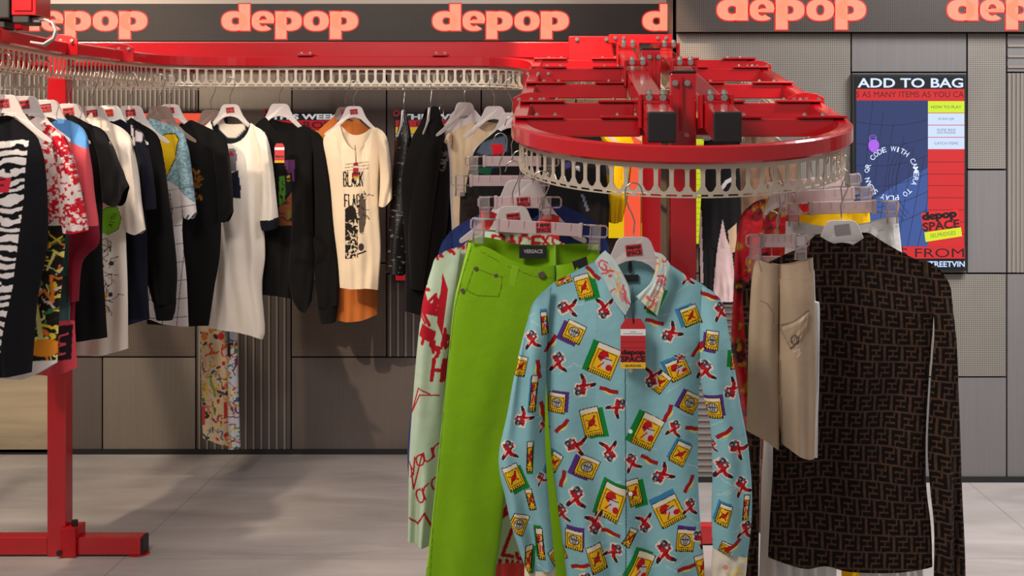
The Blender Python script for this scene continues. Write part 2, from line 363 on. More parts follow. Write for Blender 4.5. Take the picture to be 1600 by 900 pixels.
# toothed steel strip under the track: real slots
def strip_mesh():
    P = [Vector(p) for p in LOOP]; n = len(P); cum = [0]
    for i in range(n): cum.append(cum[-1]+(P[(i+1) % n]-P[i]).length)
    tot = cum[-1]; cells = int(round(tot/.0415)); pit = tot/cells
    cumn = np.array(cum); PA = np.array([list(p) for p in P]+[list(P[0])])
    m = MB()
    hole = [(.2, -.017), (.5, -.017), (.8, -.017), (.86, -.024), (.86, -.045), (.86, -.062), (.68, -.075), (.5, -.0785), (.32, -.075), (.14, -.062), (.14, -.045), (.14, -.024)]
    rim = [(0, 0), (.5, 0), (1, 0), (1, -.026), (1, -.045), (1, -.062), (1, -.083), (.5, -.083), (0, -.083), (0, -.062), (0, -.045), (0, -.026)]
    sl = [(.68, -.085), (1.32, -.085), (1.36, -.0875), (1.32, -.090), (.68, -.090), (.64, -.0875)]
    sr = [(.5, -.083), (1.5, -.083), (1.5, -.0875), (1.5, -.094), (.5, -.094), (.5, -.0875)]
    S = []; H = []; Fc = []
    for c in range(cells):
        for a, b in ((hole, rim), (sl, sr)):
            k0 = len(S); nn = len(a)
            for u, h in a+b: S.append((c+u)*pit); H.append(h)
            for i in range(nn): j = (i+1) % nn; Fc.append((k0+i, k0+j, k0+nn+j, k0+nn+i))
    S = np.mod(np.array(S), tot); H = np.array(H)
    X = np.interp(S, cumn, PA[:, 0]); Y = np.interp(S, cumn, PA[:, 1]); Z = np.interp(S, cumn, PA[:, 2])-TH+.004+H
    m.v = list(zip(X.tolist(), Y.tolist(), Z.tolist())); m.f = Fc; m.m = [0]*len(Fc); return m
o = strip_mesh().build('slotted_strip', M['strip'], cv)
sd = o.modifiers.new('plate', 'SOLIDIFY'); sd.thickness = .003; sd.offset = 0
ZP = lambda y: 2.01-.1637*max(0, 6.0-y)                          # plane of the right lobe
# support beams
capm = {}
def beam(p0, p1, w=.076, h=.08, cap0=False, cap1=False):
    o = MB().bar(p0, p1, w, h).build('support_beam', M['red'], cv, bevel=.006)
    for p, q, yes in ((Vector(p0), Vector(p1), cap0), (Vector(p1), Vector(p0), cap1)):
        if yes:
            d = (p-q).normalized(); MB().bar(p+Vector((0, 0, .001)), p+d*.012+Vector((0, 0, .001)), w+.001, h+.003).build('end_cap', M['black'], o, bevel=.004)
    return o
for bx in (.24, .417): beam((bx, 3.46, ZP(3.46)+.08), (bx, 6.28, ZP(6.28)+.083), cap0=True)
beam((-3.0, 6.18, 2.092), (.12, 6.18, 2.092))
for bx in (-2.6, -2.42): beam((bx, 4.1, 2.06), (bx, 6.12, 2.07))
beam((-1.9, 4.45, 2.05), (-3.1, 4.45, 2.05), .06, .065)
# bolts share one mesh
bm_ = MB(); bm_.cyl((0, 0, 0), (0, 0, 1), .009, .008, 6); bm_.cyl((0, 0, .008), (0, 0, 1), .006, .004, 10)
boltmesh = bm_.mesh('bolt', M['steel'])
def bolt(p, ax='z', s=1):
    o = part('bolt', boltmesh, cv, p, {'z': (0, 0, 0), 'y': (PI/2, 0, 0)}[ax]); o.scale = (s, s, s); return o
# cross bars of the right lobe, with mounting plates lying over the track and the beams
def crossbar(y, dz=0):
    z = ZP(y)
    for x0, x1, sgn in ((AXL+.02, .205, 1), (.452, AXR-.02, -1)):
        MB().bar((x0, y, z+dz), (x1, y, z+dz), .045, .055).build('crossbar', M['red'], cv, bevel=.004)
        xo = x0-.03 if sgn > 0 else x1+.03; xi = x1 if sgn > 0 else x0
        for c, w in ((xo+sgn*.07, .15), (xi-sgn*.06, .12)):
            MB().box(c-w/2, c+w/2, y-.035, y+.03, z+dz+.001, z+dz+.009).build('mounting_plate', M['redp'], cv, bevel=.002)
            for k in (-.028, .028): bolt((c+sgn*.02+k, y+.005, z+dz+.009), 'z', .8)
for y in (3.90, 4.28, 4.84, 5.43, 5.82): crossbar(y)
MB().bar((.20, 3.92, ZP(3.92)), (.455, 3.92, ZP(3.92)), .045, .055).build('crossbar', M['red'], cv, bevel=.004)
# splice brackets: upright plates with a rounded top on the track
def splice(x, y, ax=0):
    z = ztop(x, y); w = .062; pl = [(-w, -.052), (w, -.052), (w, .008), (w*.55, .022), (0, .027), (-w*.55, .022), (-w, .008)]
    o = MB().prism(pl, -.004, .004).build('splice_bracket', M['redp'], cv, bevel=.002, loc=(x, y, z))
    if ax: o.rotation_euler = (0, 0, PI/2)
    for k in (-.042, 0, .042):
        p = Vector((k, -.004, .002)) if not ax else Vector((.006, k, .002))
        b = bolt(Vector((x, y, z))+p, 'y', .8)
        if ax: b.rotation_euler = (0, PI/2, 0)
for x, y in ((AXL+.02, 4.36), (AXR-.02, 4.36), (AXL+.02, 5.2), (AXR-.02, 5.52)): splice(x, y)
splice(-1.91, 4.78); splice(-1.91+.01, 5.36)
for x in (-1.25, -.62): 
    MB().box(x-.035, x+.035, 5.965, 6.2, 2.011, 2.022).build('mounting_plate', M['redp'], cv, bevel=.002)
    for k in (-.02, .02): bolt((x+k, 5.985, 2.022), 'z', .8)
for x in (-2.7, -1.9, -.1): MB().bar((x, 5.98, 2.005), (x, 6.36, 2.005), .045, .055).build('crossbar', M['red'], cv, bevel=.004)
# end frame where the lobe joins the back run
MB().box(-.02, .2, 6.10, 6.2, 2.0, 2.115).build('joint_plate', M['redp'], cv, bevel=.004)
for k in (.02, .16): bolt((k, 6.10, 2.098), 'y', 1.1)
MB().box(.17, .47, 6.04, 6.07, 2.075, 2.118).build('joint_plate', M['redp'], cv, bevel=.004)
for k in (.2, .24, .4, .44): bolt((k, 6.04, 2.1), 'y', 1)
# clamps over the beams: U-shaped saddles with two bolts
def saddle(bx, y):
    z = ZP(y)+.08; m = MB()
    for sx in (-1, 1): m.box(bx+sx*.044-.004, bx+sx*.044+.004, y-.045, y+.045, z-.085, z+.012)
    m.box(bx-.044, bx+.044, y-.04, y-.028, z-.005, z+.012); m.box(bx-.044, bx+.044, y+.028, y+.04, z-.005, z+.012)
    m.build('beam_clamp', M['redp'], cv, bevel=.002)
    for k in (-.02, .02): bolt((bx+k, y-.04, z+.012), 'z', 1.15); bolt((bx+k, y-.041, z+.002), 'y', 1.2)
for y in (3.74, 4.8, 5.6):
    for bx in (.24, .417): saddle(bx, y)
# posts with feet
def post(x, y, ztp, w, foot, cap):
    o = MB().box(x-w/2, x+w/2, y-w/2, y+w/2, .0, ztp).build('post', M['red'], cv, bevel=.004)
    if cap: MB().box(x-w/2-.001, x+w/2+.001, y-w/2-.001, y+w/2+.001, ztp, ztp+.008).build('post_cap', M['black'], o, bevel=.003)
    f = MB().box(x-foot[0], x-w/2, y-.035, y+.035, .006, .075).box(x+w/2, x+foot[1], y-.035, y+.035, .006, .075).build('foot_beam', M['red'], cv, bevel=.004)
    MB().box(x+foot[1], x+foot[1]+.01, y-.034, y+.034, .007, .074).build('foot_end_cap', M['black'], f, bevel=.003)
    m = MB(); m.box(x+w/2-.015, x+w/2+.045, y-w/2-.016, y-w/2-.006, -.0+.001, .115); m.box(x+w/2, x+w/2+.05, y-w/2-.006, y+w/2, .075, .115)
    m.build('foot_bracket', M['redp'], f, bevel=.002); m = MB(); m.cyl((x+foot[1]-.02, y, .001), (0, 0, 1), .042, .006, 24); m.build('foot_pad', M['redp'], f)
    m = MB(); m.cyl((x+.065, y-.02, .11), (0, 0, 1), .012, .028, 10); m.build('levelling_knob', M['black'], f)
    m = MB(); m.cyl((x+.02, y-w/2-.018, .022), (0, -1, 0), .01, .008, 10); m.build('foot_bolt', M['black'], f)
    return o
post(-1.995, 4.98, 1.985, .072, (1.1, .325), False)
post(.33, 3.85, 1.80, .076, (.33, .33), True)
post(.312, 5.12, 1.97, .074, (.33, .33), True)
for y, z in ((3.85, 1.80), (5.12, 1.97)):
    for k in (-.018, .018): bolt((.322+k, y-.04, z-.03), 'y', 1.1)
    m = MB(); m.box(.322-.004, .322+.004, y-.052, y-.038, z-.17, z-.01); m.build('post_rib', M['redp'], cv, bevel=.001)
    bolt((.335, y-.06, z-.19), 'z', 1)
# drive motor over the left lobe
t = thing('drive_motor', 'black and red drive motor with pale cable at the top left on the rail', 'motor', (-1.86, 4.30, 1.976))
m = MB(); m.box(-.14, -.006, -.06, .06, .03, .17); m.box(-.075, -.03, -.04, .04, 0, .03); m.build('motor_block', M['black'], t, bevel=.006)
m = MB(); m.box(0, .082, -.06, .06, .042, .19); m.box(.01, .07, -.066, -.06, .055, .11); m.build('gear_housing', M['red'], t, bevel=.005)
m = MB(); m.box(0, .056, -.055, .05, .016, .041); m.build('terminal_box', M['black'], t, bevel=.004)
m = MB(); m.cyl((-.1, -.06, .11), (0, -1, 0), .028, .03, 16); m.build('cable_gland', M['greys'], t)
m = MB(); m.cyl((.05, -.02, .03), (1, 0, 0), .009, .03, 12); m.build('plug', M['greys'], t)
for k, mt in ((0, 'hang'), (.012, 'greys')):
    m = MB(); m.tube([(.075, -.02+k, .03), (.095, -.02+k, .032), (.118, -.02+k, .022), (.13, -.02+k, -.004-k), (.122, -.02+k, -.03), (.09, -.02+k, -.05-k*.5), (.05, -.03+k, -.044)], .0042, 8)
    m.build('cable', M[mt], t, smooth=True)

# ---------------------------------------------------------------- screens on the walls
_em = {}
def emis(rgb, k=1.0):
    key = (rgb, k)
    if key not in _em:
        m = mat('lit_%d_%d_%d' % rgb, rgb, .3, emis=k, noise=.02, nscale=12); m.node_tree.nodes['Principled BSDF'].inputs['Base Color'].default_value = (.01, .01, .01, 1)
        for l in list(m.node_tree.links):
            if l.to_socket.name == 'Base Color': m.node_tree.links.new(l.from_socket, m.node_tree.nodes['Principled BSDF'].inputs['Emission Color']); m.node_tree.links.remove(l)
        _em[key] = m
    return _em[key]
class Screen:
    def __init__(s, name, label, x0, x1, y0, y1, wall, bez=4, cat='screen', group=None):
        s.d = wall-.045; a = s.p(x0, y1); b = s.p(x1, y0); s.t = thing(name, label, cat, (0, wall, 0), 0, group)
        s.oy = -.045; k = s.d/F*bez
        MB().box(a[0], b[0], -.04, 0, a[1], b[1]).build('housing', M['black'], s.t, bevel=.003)
        MB().box(a[0]+k, b[0]-k, -.043, -.04, a[1]+k, b[1]-k).build('display', emis((14, 14, 20), 1), s.t)
        s.n = 0
    def p(s, x, y): q = PX(x, y, s.d); return (q.x, q.z)
    def poly(s, nm, pts, rgb, k=1.0):
        s.n += 1; y = -.0435-.0001*s.n
        mb = MB(); mb.add([(a, y, b) for a, b in (s.p(*q) for q in pts)], [tuple(range(len(pts)))]); mb.build(nm, emis(rgb, k), s.t)
    def rect(s, nm, x0, x1, y0, y1, rgb, k=1.0): s.poly(nm, [(x0, y0), (x1, y0), (x1, y1), (x0, y1)], rgb, k)
    def text(s, txt, x0, x1, y0, y1, rgb, k=1.0, bold=.02, ang=0, nm='lettering'):
        s.n += 1; y = -.0435-.0001*s.n; v, f = text2d(txt, bold); cx, cy = (x0+x1)/2, (y0+y1)/2; c, sn = math.cos(ang), math.sin(ang); vs = []
        for a, b in v:
            dx, dy = (a-.5)*(x1-x0), (.5-b)*(y1-y0); q = s.p(cx+dx*c+dy*sn, cy-dx*sn+dy*c); vs.append((q[0], y, q[1]))
        mb = MB(); mb.add(vs, f); return mb.build(nm, emis(rgb, k), s.t)
    def lines(s, nm, segs, w, rgb, k=1.0):
        s.n += 1; y = -.0435-.0001*s.n; mb = MB()
        for pl in segs:
            for (x0, y0), (x1, y1) in zip(pl[:-1], pl[1:]):
                L = math.hypot(x1-x0, y1-y0) or 1; nx, ny = -(y1-y0)/L*w/2, (x1-x0)/L*w/2
                mb.add([(q[0], y, q[1]) for q in (s.p(x0+nx, y0+ny), s.p(x1+nx, y1+ny), s.p(x1-nx, y1-ny), s.p(x0-nx, y0-ny))], [(0, 1, 2, 3)])
        mb.build(nm, emis(rgb, k), s.t)
S = Screen('display_screen', 'tall portrait screen reading ADD TO BAG on the right wall', 1332, 1511, 115, 424, DR)
S.rect('picture', 1338, 1450, 157, 385, (44, 60, 112), .9)
S.poly('picture', [(1338, 385), (1338, 330), (1395, 292), (1450, 262), (1450, 385)], (62, 90, 160), .9)
sg = []
for k in range(7): sg.append([(1338+16*k+t*26, 385-t*(228-18*k)) for t in np.linspace(0, 1, 6)])
for k in range(6): sg.append([(1338+t*112, 360-34*k-t*(34-6*k)+8*math.sin(t*3)) for t in np.linspace(0, 1, 8)])
for k in range(3): sg.append([(1452-(52+6*k)*math.cos(t), 285-(62+7*k)*math.sin(t)) for t in np.linspace(-.9, .98, 12)])
for i in range(len(sg)): sg[i] = [(min(max(x, 1338), 1450), min(max(y, 157), 385)) for x, y in sg[i]]
S.lines('picture_lines', sg, .8, (24, 30, 60), .8)
S.rect('banner', 1338, 1507, 139, 157, (214, 36, 40)); S.text('ADD TO BAG', 1340, 1505, 122, 137, (205, 222, 255), 1.2, .02)
S.text('S AS MANY ITEMS AS YOU CA', 1338, 1506, 143, 152, (70, 8, 14), 1, .0)
S.rect('column', 1450, 1507, 157, 385, (216, 38, 42))
S.lines('column_rules', [[(1450, y), (1507, y)] for y in (253, 272, 290, 309, 328, 347, 366)], .9, (90, 12, 18))
S.rect('row', 1450, 1507, 158, 176, (206, 232, 50), 1.05); S.rect('row', 1450, 1507, 177, 195, (205, 222, 248), 1.05); S.rect('row', 1450, 1507, 196, 214, (205, 222, 248), 1.05); S.rect('row', 1450, 1507, 215, 233, (205, 222, 248), 1.05)
S.text('HOW TO PLAY', 1455, 1502, 165, 169.5, (70, 84, 20), 1, 0); S.text('SCAN QR', 1466, 1491, 184, 188, (90, 100, 130), 1, 0)
S.text('SLIDE BAG', 1464, 1493, 201, 204.5, (90, 100, 130), 1, 0); S.text('ON PHONE', 1464, 1493, 205.5, 209, (90, 100, 130), 1, 0); S.text('CATCH ITEMS', 1460, 1497, 222, 226, (90, 100, 130), 1, 0)
for i, ch in enumerate('SCAN QR CODE WITH CAMERA TO PLAY'):
    a = math.radians(222+i*(360-10)/32)
    if ch != ' ':
        w = {'W': 9, 'I': 2.2, 'M': 8}.get(ch, 6.4); cx, cy = 1393+38.5*math.sin(a), 271-38.5*math.cos(a)
        S.text(ch, cx-w/2, cx+w/2, cy-4, cy+4, (215, 228, 255), 1.2, .005, -a)
S.poly('picture_bag', [(1365+8.5*math.cos(t)*(1-.12*math.sin(t)), 228+10*math.sin(t)) for t in np.linspace(0, 2*PI, 20)[:-1]], (170, 92, 226), 1.1)
S.lines('picture_bag_handle', [[(1363.5+5.5*math.cos(t), 218-k+4*math.sin(t)) for t in np.linspace(0, 2*PI, 16)] for k in (0, 3)], .8, (150, 110, 220), 1)
S.poly('badge', [(1439, 333), (1497, 327), (1500, 354), (1442, 361)], (232, 40, 42)); S.text('depop', 1440, 1495, 329, 346, (24, 6, 10), 1, .07, .1); S.text('SPACE', 1441, 1499, 345, 359, (70, 8, 16), 1, .04, .1)
S.poly('badge', [(1444, 363), (1501, 355), (1503, 369), (1446, 378)], (216, 232, 40)); S.text('SELFRIDGES', 1453, 1493, 363, 369, (110, 120, 20), 1, 0, .13)
S.rect('banner', 1410, 1507, 385, 404, (214, 36, 40)); S.text('S FROM', 1406, 1506, 388, 402, (50, 8, 12), 1, .0); S.text('STREETVIN', 1446, 1507, 408, 417, (190, 212, 255), 1.2, .02)
S = Screen('display_screen', 'orange red lit screen behind the hangers at far left of the wall', 206, 352, 174, 440, DL, 2)
S.rect('banner', 209, 349, 177, 192, (236, 84, 56)); S.rect('picture', 209, 349, 193, 300, (240, 92, 66)); S.text('depop', 262, 304, 196, 204, (70, 14, 16), 1, .05); S.rect('picture', 209, 349, 300, 436, (60, 30, 40))
S = Screen('display_screen', 'lit screen with THIS WEEK headline between the black sweatshirt and the tan jacket', 412, 558, 176, 442, DL, 2)
S.text('THIS WEEK', 424, 530, 178, 187, (210, 205, 205), .8, .04); S.rect('banner', 415, 555, 188, 203, (178, 18, 32), .8); S.text("DROPS", 456, 528, 190, 201, (80, 8, 16), .8, .03)
S.rect('row', 415, 555, 204, 212, (196, 160, 40), .8); S.rect('picture', 415, 555, 213, 438, (60, 52, 54), .6)
S = Screen('display_screen', 'lit screen with THIS WEEK headline behind the sequinned black dress', 616, 764, 176, 442, DL, 2)
S.text('THIS WEEK', 628, 740, 178, 187, (200, 196, 196), .7, .04); S.rect('banner', 618, 761, 188, 198, (170, 16, 30), .8); S.text('DROPS', 650, 724, 190, 197, (80, 8, 16), .8, .03)
S.rect('row', 618, 761, 198.5, 209, (204, 160, 36), .8); S.rect('row', 618, 761, 210, 241, (184, 178, 176), .7); S.text('W', 618, 634, 214, 236, (20, 18, 20), .6, .06); S.rect('picture', 618, 761, 242, 438, (176, 18, 32), .7)
S = Screen('lit_panel', 'yellow and orange lit panel on the wall behind the two red posts', 866, 1003, 174, 374, DL, 1, 'screen')
S.rect('yellow_field', 868, 975, 176, 372, (246, 200, 14), .8); S.rect('orange_field', 975, 1001, 176, 372, (250, 92, 60), .95)
S = Screen('lit_panel', 'narrow acid yellow lit panel right of the near red post', 1066, 1112, 216, 382, DR, 1, 'screen')
S.rect('yellow_field', 1067, 1111, 217, 381, (206, 214, 30), .9); S.lines('rules', [[(1067, y), (1111, y)] for y in range(226, 381, 9)], .8, (150, 160, 20), .7)
for x, y, lb in ((417, 175, 'round pink badge on the screen corner above the black sweatshirt'), (619.5, 177, 'round pink badge on the screen corner above the sequinned dress')):
    p = PX(x, y, DL-.06); t = thing('round_badge', lb, 'badge', (p.x, p.y, p.z), 0, 'round pink badges on the screen corners')
    MB().cyl((0, .01, 0), (0, -1, 0), .018, .012, 24).build('badge_disc', mat('pink_badge', (206, 62, 84), .4, noise=.05), t)
    MB().cyl((0, -.002, 0), (0, -1, 0), .007, .003, 16).build('badge_centre', M['stickd'], t)

# ---------------------------------------------------------------- hangers
def hook_pts():
    P = [(0, 0, -.004), (-.001, 0, .02), (-.003, 0, .04), (.004, 0, .06), (.014, 0, .08), (.021, 0, .10), (.022, 0, .115)]
    P += [(.0-.0+.022*math.cos(t), 0, .118+.024*math.sin(t)) for t in np.linspace(.25, PI*.98, 10)]
    return P+[(-.026, 0, .108)]
hk = MB(); hk.tube(hook_pts(), .0019, 8); hookmesh = hk.mesh('hook', M['wire'])
for p in hookmesh.polygons: p.use_smooth = True
def hanger_profile():
    up = [(0, 0), (.026, 0), (.038, -.004), (.046, -.014), (.054, -.034), (.066, -.06), (.086, -.087), (.11, -.112), (.14, -.134), (.16, -.15), (.162, -.158), (.156, -.162)]
    dn = [(.13, -.15), (.105, -.132), (.082, -.114), (.06, -.094), (.04, -.074), (.02, -.065), (0, -.062)]
    h = up+dn; return h+[(-x, z) for x, z in h[::-1][1:-1]]
hp_ = hanger_profile(); hb = {}
for k in ('hang', 'hangw', 'hangb'):
    m = MB().prism(hp_, -.006, .006); m.v = [(x, y*min(1, max(.28, 1-(abs(x)-.035)/.06)), z) for x, y, z in m.v]; hb[k] = m.mesh('body', M[k])
stk = {}
def sticker_mesh(kind):
    if kind in stk: return stk[kind]
    bg, fg = {'red': (M['stick'], M['stickd']), 'dark': (M['stickd'], M['stick']), 'orange': (M['sticko'], M['stick']), 'grey': (M['greys'], M['greys'])}[kind]
    m = MB(); m.box(-.021, .021, -.0004, 0, -.0145, .0145)
    if kind != 'grey':
        m.mi = 1; put_text(m, 'depop', -.019, .019, 0, .0135, -.0006, .06); put_text(m, 'SPACE', -.0195, .0195, -.0135, -.0015, -.0006, .04)
    stk[kind] = m.mesh('sticker', [bg, fg]); return stk[kind]
ROT = math.radians
def hanger(x, y, d, label, yaw=0, m='hang', st='red', flip=False, s=1.0, group='white shoulder hangers on the rail', sty=-.03, hookyaw=0):
    p = PX(x, y, d); t = thing('clothes_hanger', label, 'hanger', p, ROT(yaw), group); t.scale = (s, s, s)
    o = part('body', hb[m], t); b = o.modifiers.new('bevel', 'BEVEL'); b.width = .0015; b.segments = 2; b.limit_method = 'ANGLE'
    h = part('hook', hookmesh, t, rot=(0, 0, ROT(hookyaw) + (PI if flip else 0)))
    if st: part('sticker', sticker_mesh(st), t, (.0, -.0078, sty), (0, ROT(-7), 0))
    return t
def clip_hanger(x, y, d, label, half=.19, yaw=0, clips=None, st=None, flip=False, block=.115, tilt=0, group='clear clip hangers on the near loop', hh=0.0):
    """clear clip hanger: centre block, thin rails at both ends, two sliding clips; (x,y) = top of the centre block"""
    p = PX(x, y, d); t = thing('clip_hanger', label, 'hanger', p, ROT(yaw), group); t.rotation_euler = (0, ROT(tilt), ROT(yaw))
    m = MB(); m.box(-block, block, -.005, .005, -.036, 0)
    for k in range(5): q = -block+block*2*(k+.7)/5.4; m.box(q-.0015, q+.0015, -.008, -.005, -.02, .001)
    m.box(-block-.004, -block+.006, -.007, .007, -.039, .003); m.box(block-.006, block+.004, -.007, .007, -.039, .003)
    m.build('centre_block', M['frost'], t, bevel=.0015)
    for s in (-1, 1):
        m = MB(); m.tube([(s*block*.96, 0, -.002), (s*(half-.006), 0, -.002), (s*half, 0, -.008), (s*half, 0, -.028), (s*(half-.006), 0, -.034), (s*block*.96, 0, -.034)], .0028, 8)
        m.build('end_loop', M['clear'], t, smooth=True)
    for cx in (clips or (-half+.03, half-.03)):
        m = MB(); m.prism([(cx-.016, -.004), (cx+.016, -.004), (cx+.014, -.03), (cx+.018, -.07), (cx-.018, -.07), (cx-.014, -.03)], -.012, -.006)
        m.box(cx-.016, cx-.012, -.016, -.006, -.068, .002); m.box(cx+.012, cx+.016, -.016, -.006, -.068, .002); m.box(cx-.013, cx+.013, -.015, -.007, -.05, -.044)
        m.build('clip', M['clear'], t, bevel=.001)
    h = part('hook', hookmesh, t, (0, 0, hh), rot=(0, 0, PI if flip else 0))
    if st: part('sticker', sticker_mesh(st), t, (.012, -.0062, -.016), (0, ROT(-5), 0))
    return t
# ---------------------------------------------------------------- printing on cloth
FONT = {'A': '0 0 2 6 4 0|1 2 3 2', 'B': '0 0 0 6 3 6 4 5 3 3 0 3|3 3 4 1.6 3 0 0 0', 'C': '4 5 3 6 1 6 0 5 0 1 1 0 3 0 4 1', 'D': '0 0 0 6 2.6 6 4 4.4 4 1.6 2.6 0 0 0', 'E': '4 6 0 6 0 0 4 0|0 3 3 3',
        'F': '4 6 0 6 0 0|0 3 3 3', 'G': '4 5 3 6 1 6 0 5 0 1 1 0 3 0 4 1 4 3 2.4 3', 'H': '0 0 0 6|4 0 4 6|0 3 4 3', 'I': '2 0 2 6', 'K': '0 0 0 6|4 6 0 2.6|1.4 3.6 4 0', 'L': '0 6 0 0 4 0', 'M': '0 0 0 6 2 2 4 6 4 0',
        'N': '0 0 0 6 4 0 4 6', 'O': '1 6 3 6 4 5 4 1 3 0 1 0 0 1 0 5 1 6', 'P': '0 0 0 6 3 6 4 5 4 4 3 3 0 3', 'R': '0 0 0 6 3 6 4 5 3 3 0 3|2 3 4 0', 'S': '4 5 3 6 1 6 0 5 0 4 1 3 3 3 4 2 4 1 3 0 1 0 0 1', 'T': '2 0 2 6|0 6 4 6',
        'U': '0 6 0 1 1 0 3 0 4 1 4 6', 'V': '0 6 2 0 4 6', 'W': '0 6 1 0 2 4 3 0 4 6', 'Y': '0 6 2 3 4 6|2 3 2 0', 'Z': '0 6 4 6 0 0 4 0', 'X': '0 0 4 6|0 6 4 0',
        'y': '0 4 1.6 0|4 4 1.4 -2 0 -2.4', 'o': '1 4 3 4 4 3 4 1 3 0 1 0 0 1 0 3 1 4', 'u': '0 4 0 1 1 0 3 0 4 1 4 4|4 1 4 0', 'r': '0 4 0 0|0 2.6 1.4 4 3.4 4', 'e': '0 2 4 2 4 3 3 4 1 4 0 3 0 1 1 0 3.4 0', 'p': '0 4 0 -2|0 3 1 4 3 4 4 3 4 1 3 0 1 0 0 1',
        'g': '4 4 4 -1 3 -2 1 -2|4 3 3 4 1 4 0 3 0 1 1 0 3 0 4 1', 'h': '0 6 0 0|0 3 1.4 4 3 4 4 3 4 0', 't': '2 6 2 1 3 0 4 .4|.6 4 3.6 4', 's': '4 3.4 3 4 1 4 0 3.2 1 2.2 3 1.8 4 .9 3 0 1 0 0 .6', 'd': '4 6 4 0|4 1 3 0 1 0 0 1 0 3 1 4 3 4 4 3', 'n': '0 4 0 0|0 3 1.4 4 3 4 4 3 4 0', 'a': '4 4 4 0|4 1 3 0 1 0 0 1 0 3 1 4 3 4 4 3', 'l': '2 6 2 0', 'i': '2 4 2 0', 'v': '0 4 2 0 4 4'}
FONT = {k: [[(float(a), float(b)) for a, b in zip(q.split()[::2], q.split()[1::2])] for q in v.split('|')] for k, v in FONT.items()}
class Cloth:
    """colours of the cloth at every point of a piece; x,y run over the flat piece"""
    def __init__(s, X, Y, base): s.X = X; s.Y = Y; s.C = np.empty((len(X), 3)); s.C[:] = base
    def box(s, x0, x1, y0, y1): return np.nonzero((s.X >= x0) & (s.X <= x1) & (s.Y >= y0) & (s.Y <= y1))[0]
    def poly(s, P, c):
        P = np.array(P, float); i = s.box(P[:, 0].min(), P[:, 0].max(), P[:, 1].min(), P[:, 1].max())
        if not len(i): return
        x, y = s.X[i], s.Y[i]; ins = np.zeros(len(i), bool); n = len(P)
        for k in range(n):
            (x0, y0), (x1, y1) = P[k], P[(k+1) % n]
            if y0 == y1: continue
            ins ^= ((y0 > y) != (y1 > y)) & (x < (x1-x0)*(y-y0)/(y1-y0)+x0)
        s.C[i[ins]] = c
    def line(s, P, w, c):
        for (x0, y0), (x1, y1) in zip(P[:-1], P[1:]):
            i = s.box(min(x0, x1)-w, max(x0, x1)+w, min(y0, y1)-w, max(y0, y1)+w)
            if not len(i): continue
            dx, dy = x1-x0, y1-y0; L = dx*dx+dy*dy or 1e-9; t = np.clip(((s.X[i]-x0)*dx+(s.Y[i]-y0)*dy)/L, 0, 1)
            s.C[i[np.hypot(s.X[i]-x0-t*dx, s.Y[i]-y0-t*dy) < w/2]] = c
    def ell(s, cx, cy, rx, ry, c, a=0):
        r = max(rx, ry); i = s.box(cx-r, cx+r, cy-r, cy+r); ca, sa = math.cos(a), math.sin(a)
        u = (s.X[i]-cx)*ca+(s.Y[i]-cy)*sa; v = -(s.X[i]-cx)*sa+(s.Y[i]-cy)*ca
        s.C[i[(u/rx)**2+(v/ry)**2 < 1]] = c
    def text(s, t, x, y, w, h, th, c, a=0, gap=.35, skew=0):
        """x,y = lower left corner; w,h = size of one letter"""
        ca, sa = math.cos(a), math.sin(a); ox = 0
        for ch in t:
            for pl in FONT.get(ch, []):
                Q = []
                for u, v in pl:
                    p, q = ox+u/4*w+skew*v/6*h, -v/6*h; Q.append((x+p*ca-q*sa, y+p*sa+q*ca))
                s.line(Q, th, c)
            ox += w*(1+gap)
    def noise(s, sx, sy=None, seed=0, oct=3):
        """smooth value noise 0..1"""
        sy = sy or sx; out = np.zeros(len(s.X)); amp = 1; tot = 0
        for o in range(oct):
            g = np.random.RandomState(seed*17+o).rand(64, 64); u = s.X/sx*2**o+7.3*o; v = s.Y/sy*2**o+3.1*o
            i = np.floor(u).astype(int); j = np.floor(v).astype(int); fu = u-i; fv = v-j; fu = fu*fu*(3-2*fu); fv = fv*fv*(3-2*fv)
            i0, i1, j0, j1 = i % 64, (i+1) % 64, j % 64, (j+1) % 64
            out += amp*((g[i0, j0]*(1-fu)+g[i1, j0]*fu)*(1-fv)+(g[i0, j1]*(1-fu)+g[i1, j1]*fu)*fv); tot += amp; amp *= .5
        return out/tot
    def doodle(s, x0, x1, y0, y1, n, cols, seed=1, size=(5, 16), w=(1, 2.6)):
        r = random.Random(seed)
        for k in range(n):
            x, y = r.uniform(x0, x1), r.uniform(y0, y1); c = r.choice(cols); a = r.uniform(0, 6.3); P = [(x, y)]
            if r.random() < .3: s.ell(x, y, r.uniform(1.5, size[1]*.4), r.uniform(1.5, size[1]*.3), c, a); continue
            for q in range(r.randint(2, 5)):
                a += r.uniform(-1.3, 1.3); L = r.uniform(*size)/2; x += L*math.cos(a); y += L*math.sin(a); P.append((x, y))
            s.line(P, r.uniform(*w), c)
